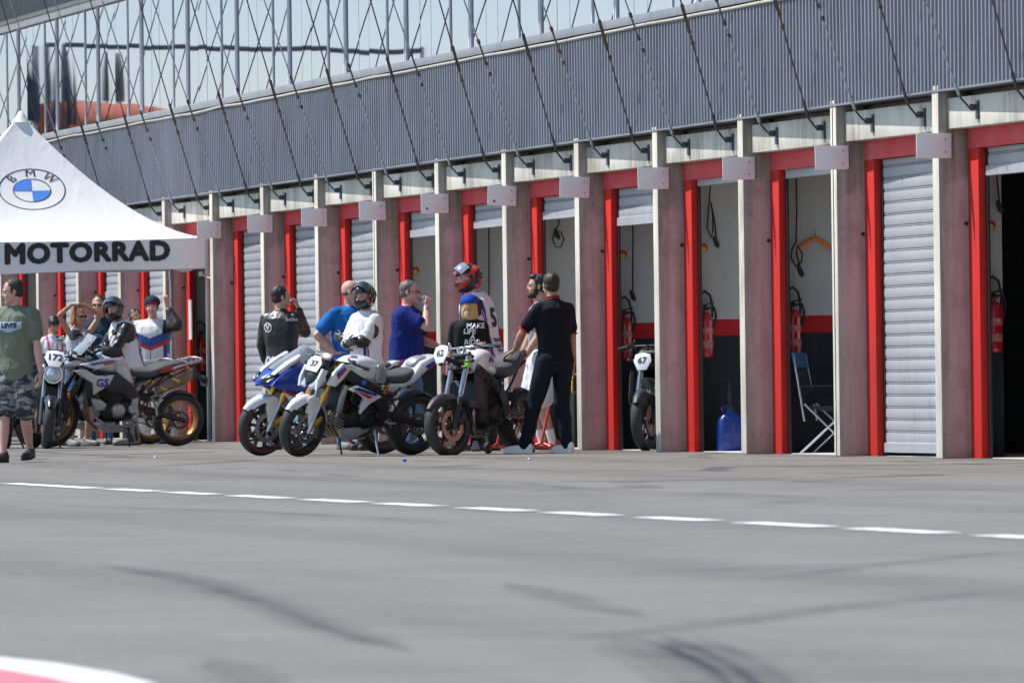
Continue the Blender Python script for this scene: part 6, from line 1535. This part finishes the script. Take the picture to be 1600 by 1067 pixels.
# ---------------------------------------------------------------- what the mirrored windows show: things over on the far side of the lane
def mirror_pt(px, py, D):
    x = px - .0127*(py-533.5); y = py + .0127*(px-800); p = spot(x, D); return Vector((p.x, .12-p.y, HC + (599-y)/F*D))
mat('arch_orange', (.75,.2,.06), .6, 0, .1, .6); mat('flag_green', (.06,.11,.11), .7); mat('flag_navy', (.05,.06,.09), .7); mat('pole_dark', (.11,.12,.14), .6)
a, b_ = mirror_pt(84, 184, 205), mirror_pt(268, 166, 225)
k = MB(); n_ = 16; k.tube([a + (b_-a)*i/n_ + Vector((0,0,-.25*(i/n_)**2)) for i in range(n_+1)], [.34-.22*(i/n_)**1.5 for i in range(n_+1)], 20)
ar = thing('inflatable_arch', 'orange inflatable arch across the lane, mirrored in the windows above the tent', 'inflatable arch', (a.x, a.y, 0))
ao = k.build('arch_tube', 'arch_orange', None, smooth=True); ao.data.transform(Matrix.Translation((-a.x, -a.y, 0))); ao.parent = ar
for p in (a+(b_-a)*.03, a+(b_-a)*.9):
    k = MB(); k.tube([(p.x-a.x, p.y-a.y, 0), (p.x-a.x, p.y-a.y, p.z-.2)], .35, 14); k.build('leg', 'arch_orange', ar, smooth=50)
def flag(px, y0, y1, D, m, label, w=.5):
    t_ = mirror_pt(px, y0, D); k = thing('feather_flag', label, 'flag', (t_.x, t_.y, 0), 0, 'flags mirrored in the windows'); zl = mirror_pt(px, y1, D).z
    q = MB(); q.tube([(0,0,0),(0,0,t_.z)], .04, 8); q.build('pole', 'pole_dark', k)
    q = MB(); q.sheet([[(.05*math.sin(6*i/10), w*(j/4-.5)*(1-.75*(i/10)**2.5), zl+(t_.z-zl)*i/10) for j in range(5)] for i in range(11)], .01); q.build('banner', m, k, smooth=60)
flag(101, 80, 196, 200, 'flag_green', 'dark green feather flag mirrored beside the orange arch', .28)
flag(49, 86, 190, 190, 'flag_green', 'dark green feather flag mirrored above the tent peak', .3)
flag(178, 82, 158, 215, 'flag_navy', 'navy feather flag mirrored above the orange arch', .26)
flag(64, 72, 190, 198, 'pole_dark', 'tall thin black flag mirrored left of the arch'.replace(' left of', ' next to'), .16)
flag(84, 80, 160, 202, 'flag_navy', 'short navy flag mirrored at the dark end of the arch', .14)
a, b_ = mirror_pt(84, 71, 230), mirror_pt(670, 82, 200)
gt = thing('light_gantry', 'dark overhead cable beam across the lane, mirrored as a wavy line in the windows', 'gantry', (a.x, a.y, 0))
k = MB(); k.tube([(a.x-a.x, a.y-a.y, a.z)] + [tuple((b_-a)*t_ + Vector((0,0,a.z+.05*math.sin(t_*20)))) for t_ in (.15,.3,.45,.6,.75,.9,1.0)], .055, 8); k.build('beam', 'pole_dark', gt, smooth=60)
k = MB(); k.tube([(0,0,0), (0,0,a.z)], .08, 8); k.build('post', 'pole_dark', gt); e_ = b_-a; k = MB(); k.tube([(e_.x,e_.y,0), (e_.x,e_.y,b_.z)], .05, 8); k.build('post', 'pole_dark', gt)

def strip_dark():
    m, nt, b = new_mat('strip_dark'); n = nz(nt, coords(nt, 'World', (.9,.5,1)), 1.4, 5, .65)
    b.inputs['Base Color'].default_value = (.045,.045,.045,1); b.inputs['Roughness'].default_value = .7
    nt.links.new(ramp(nt, n, [(.44, (0,0,0)), (.56, (.75,.75,.75))]), b.inputs['Alpha']); M['strip_dark'] = m
strip_dark()
def dark_strip(pts, w):  # flat dark strips drawn in place of undulations in the ground
    ps_ = [gpt(*p) for p in pts]; k = MB(); vs = []; N_ = 60
    for i in range(N_+1):
        t = i/N_*(len(ps_)-1); j = min(int(t), len(ps_)-2); p = ps_[j] + (ps_[j+1]-ps_[j])*(t-j); d = VW
        q = noise.noise((i*.35, pts[0][1], 1))*.5; ww = w*(.6+.6*abs(noise.noise((i*.6, 3, pts[0][1]))))
        vs += [(p.x+d.x*(q+ww), p.y+d.y*(q+ww), .0025), (p.x+d.x*(q-ww), p.y+d.y*(q-ww), .0025)]
    k.add(vs, [(2*i, 2*i+1, 2*i+3, 2*i+2) for i in range(N_)]); tag(k.build('ground_strip', 'strip_dark'), kind='structure')
dark_strip([(-10,714),(160,711),(335,706)], .55); dark_strip([(-10,704),(180,702),(335,699)], .4); dark_strip([(-10,720),(80,717)], .4)
dark_strip([(560,712),(700,714),(830,719)], .35); dark_strip([(1240,752),(1330,750)], .35); dark_strip([(1180,712),(1400,716)], .3); dark_strip([(380,724),(520,722)], .3)

for dx_ in (0, 45, 95): skid([(985+dx_,992),(1040+dx_,1012),(1100+dx_,1040),(1160+dx_,1085)], .05)
for dx_ in (0, 16): skid([(150+dx_,886),(300+dx_,909),(420+dx_,948),(520+dx_,988),(640+dx_,1020)], .04)
bpy.data.scenes.remove(WORK)
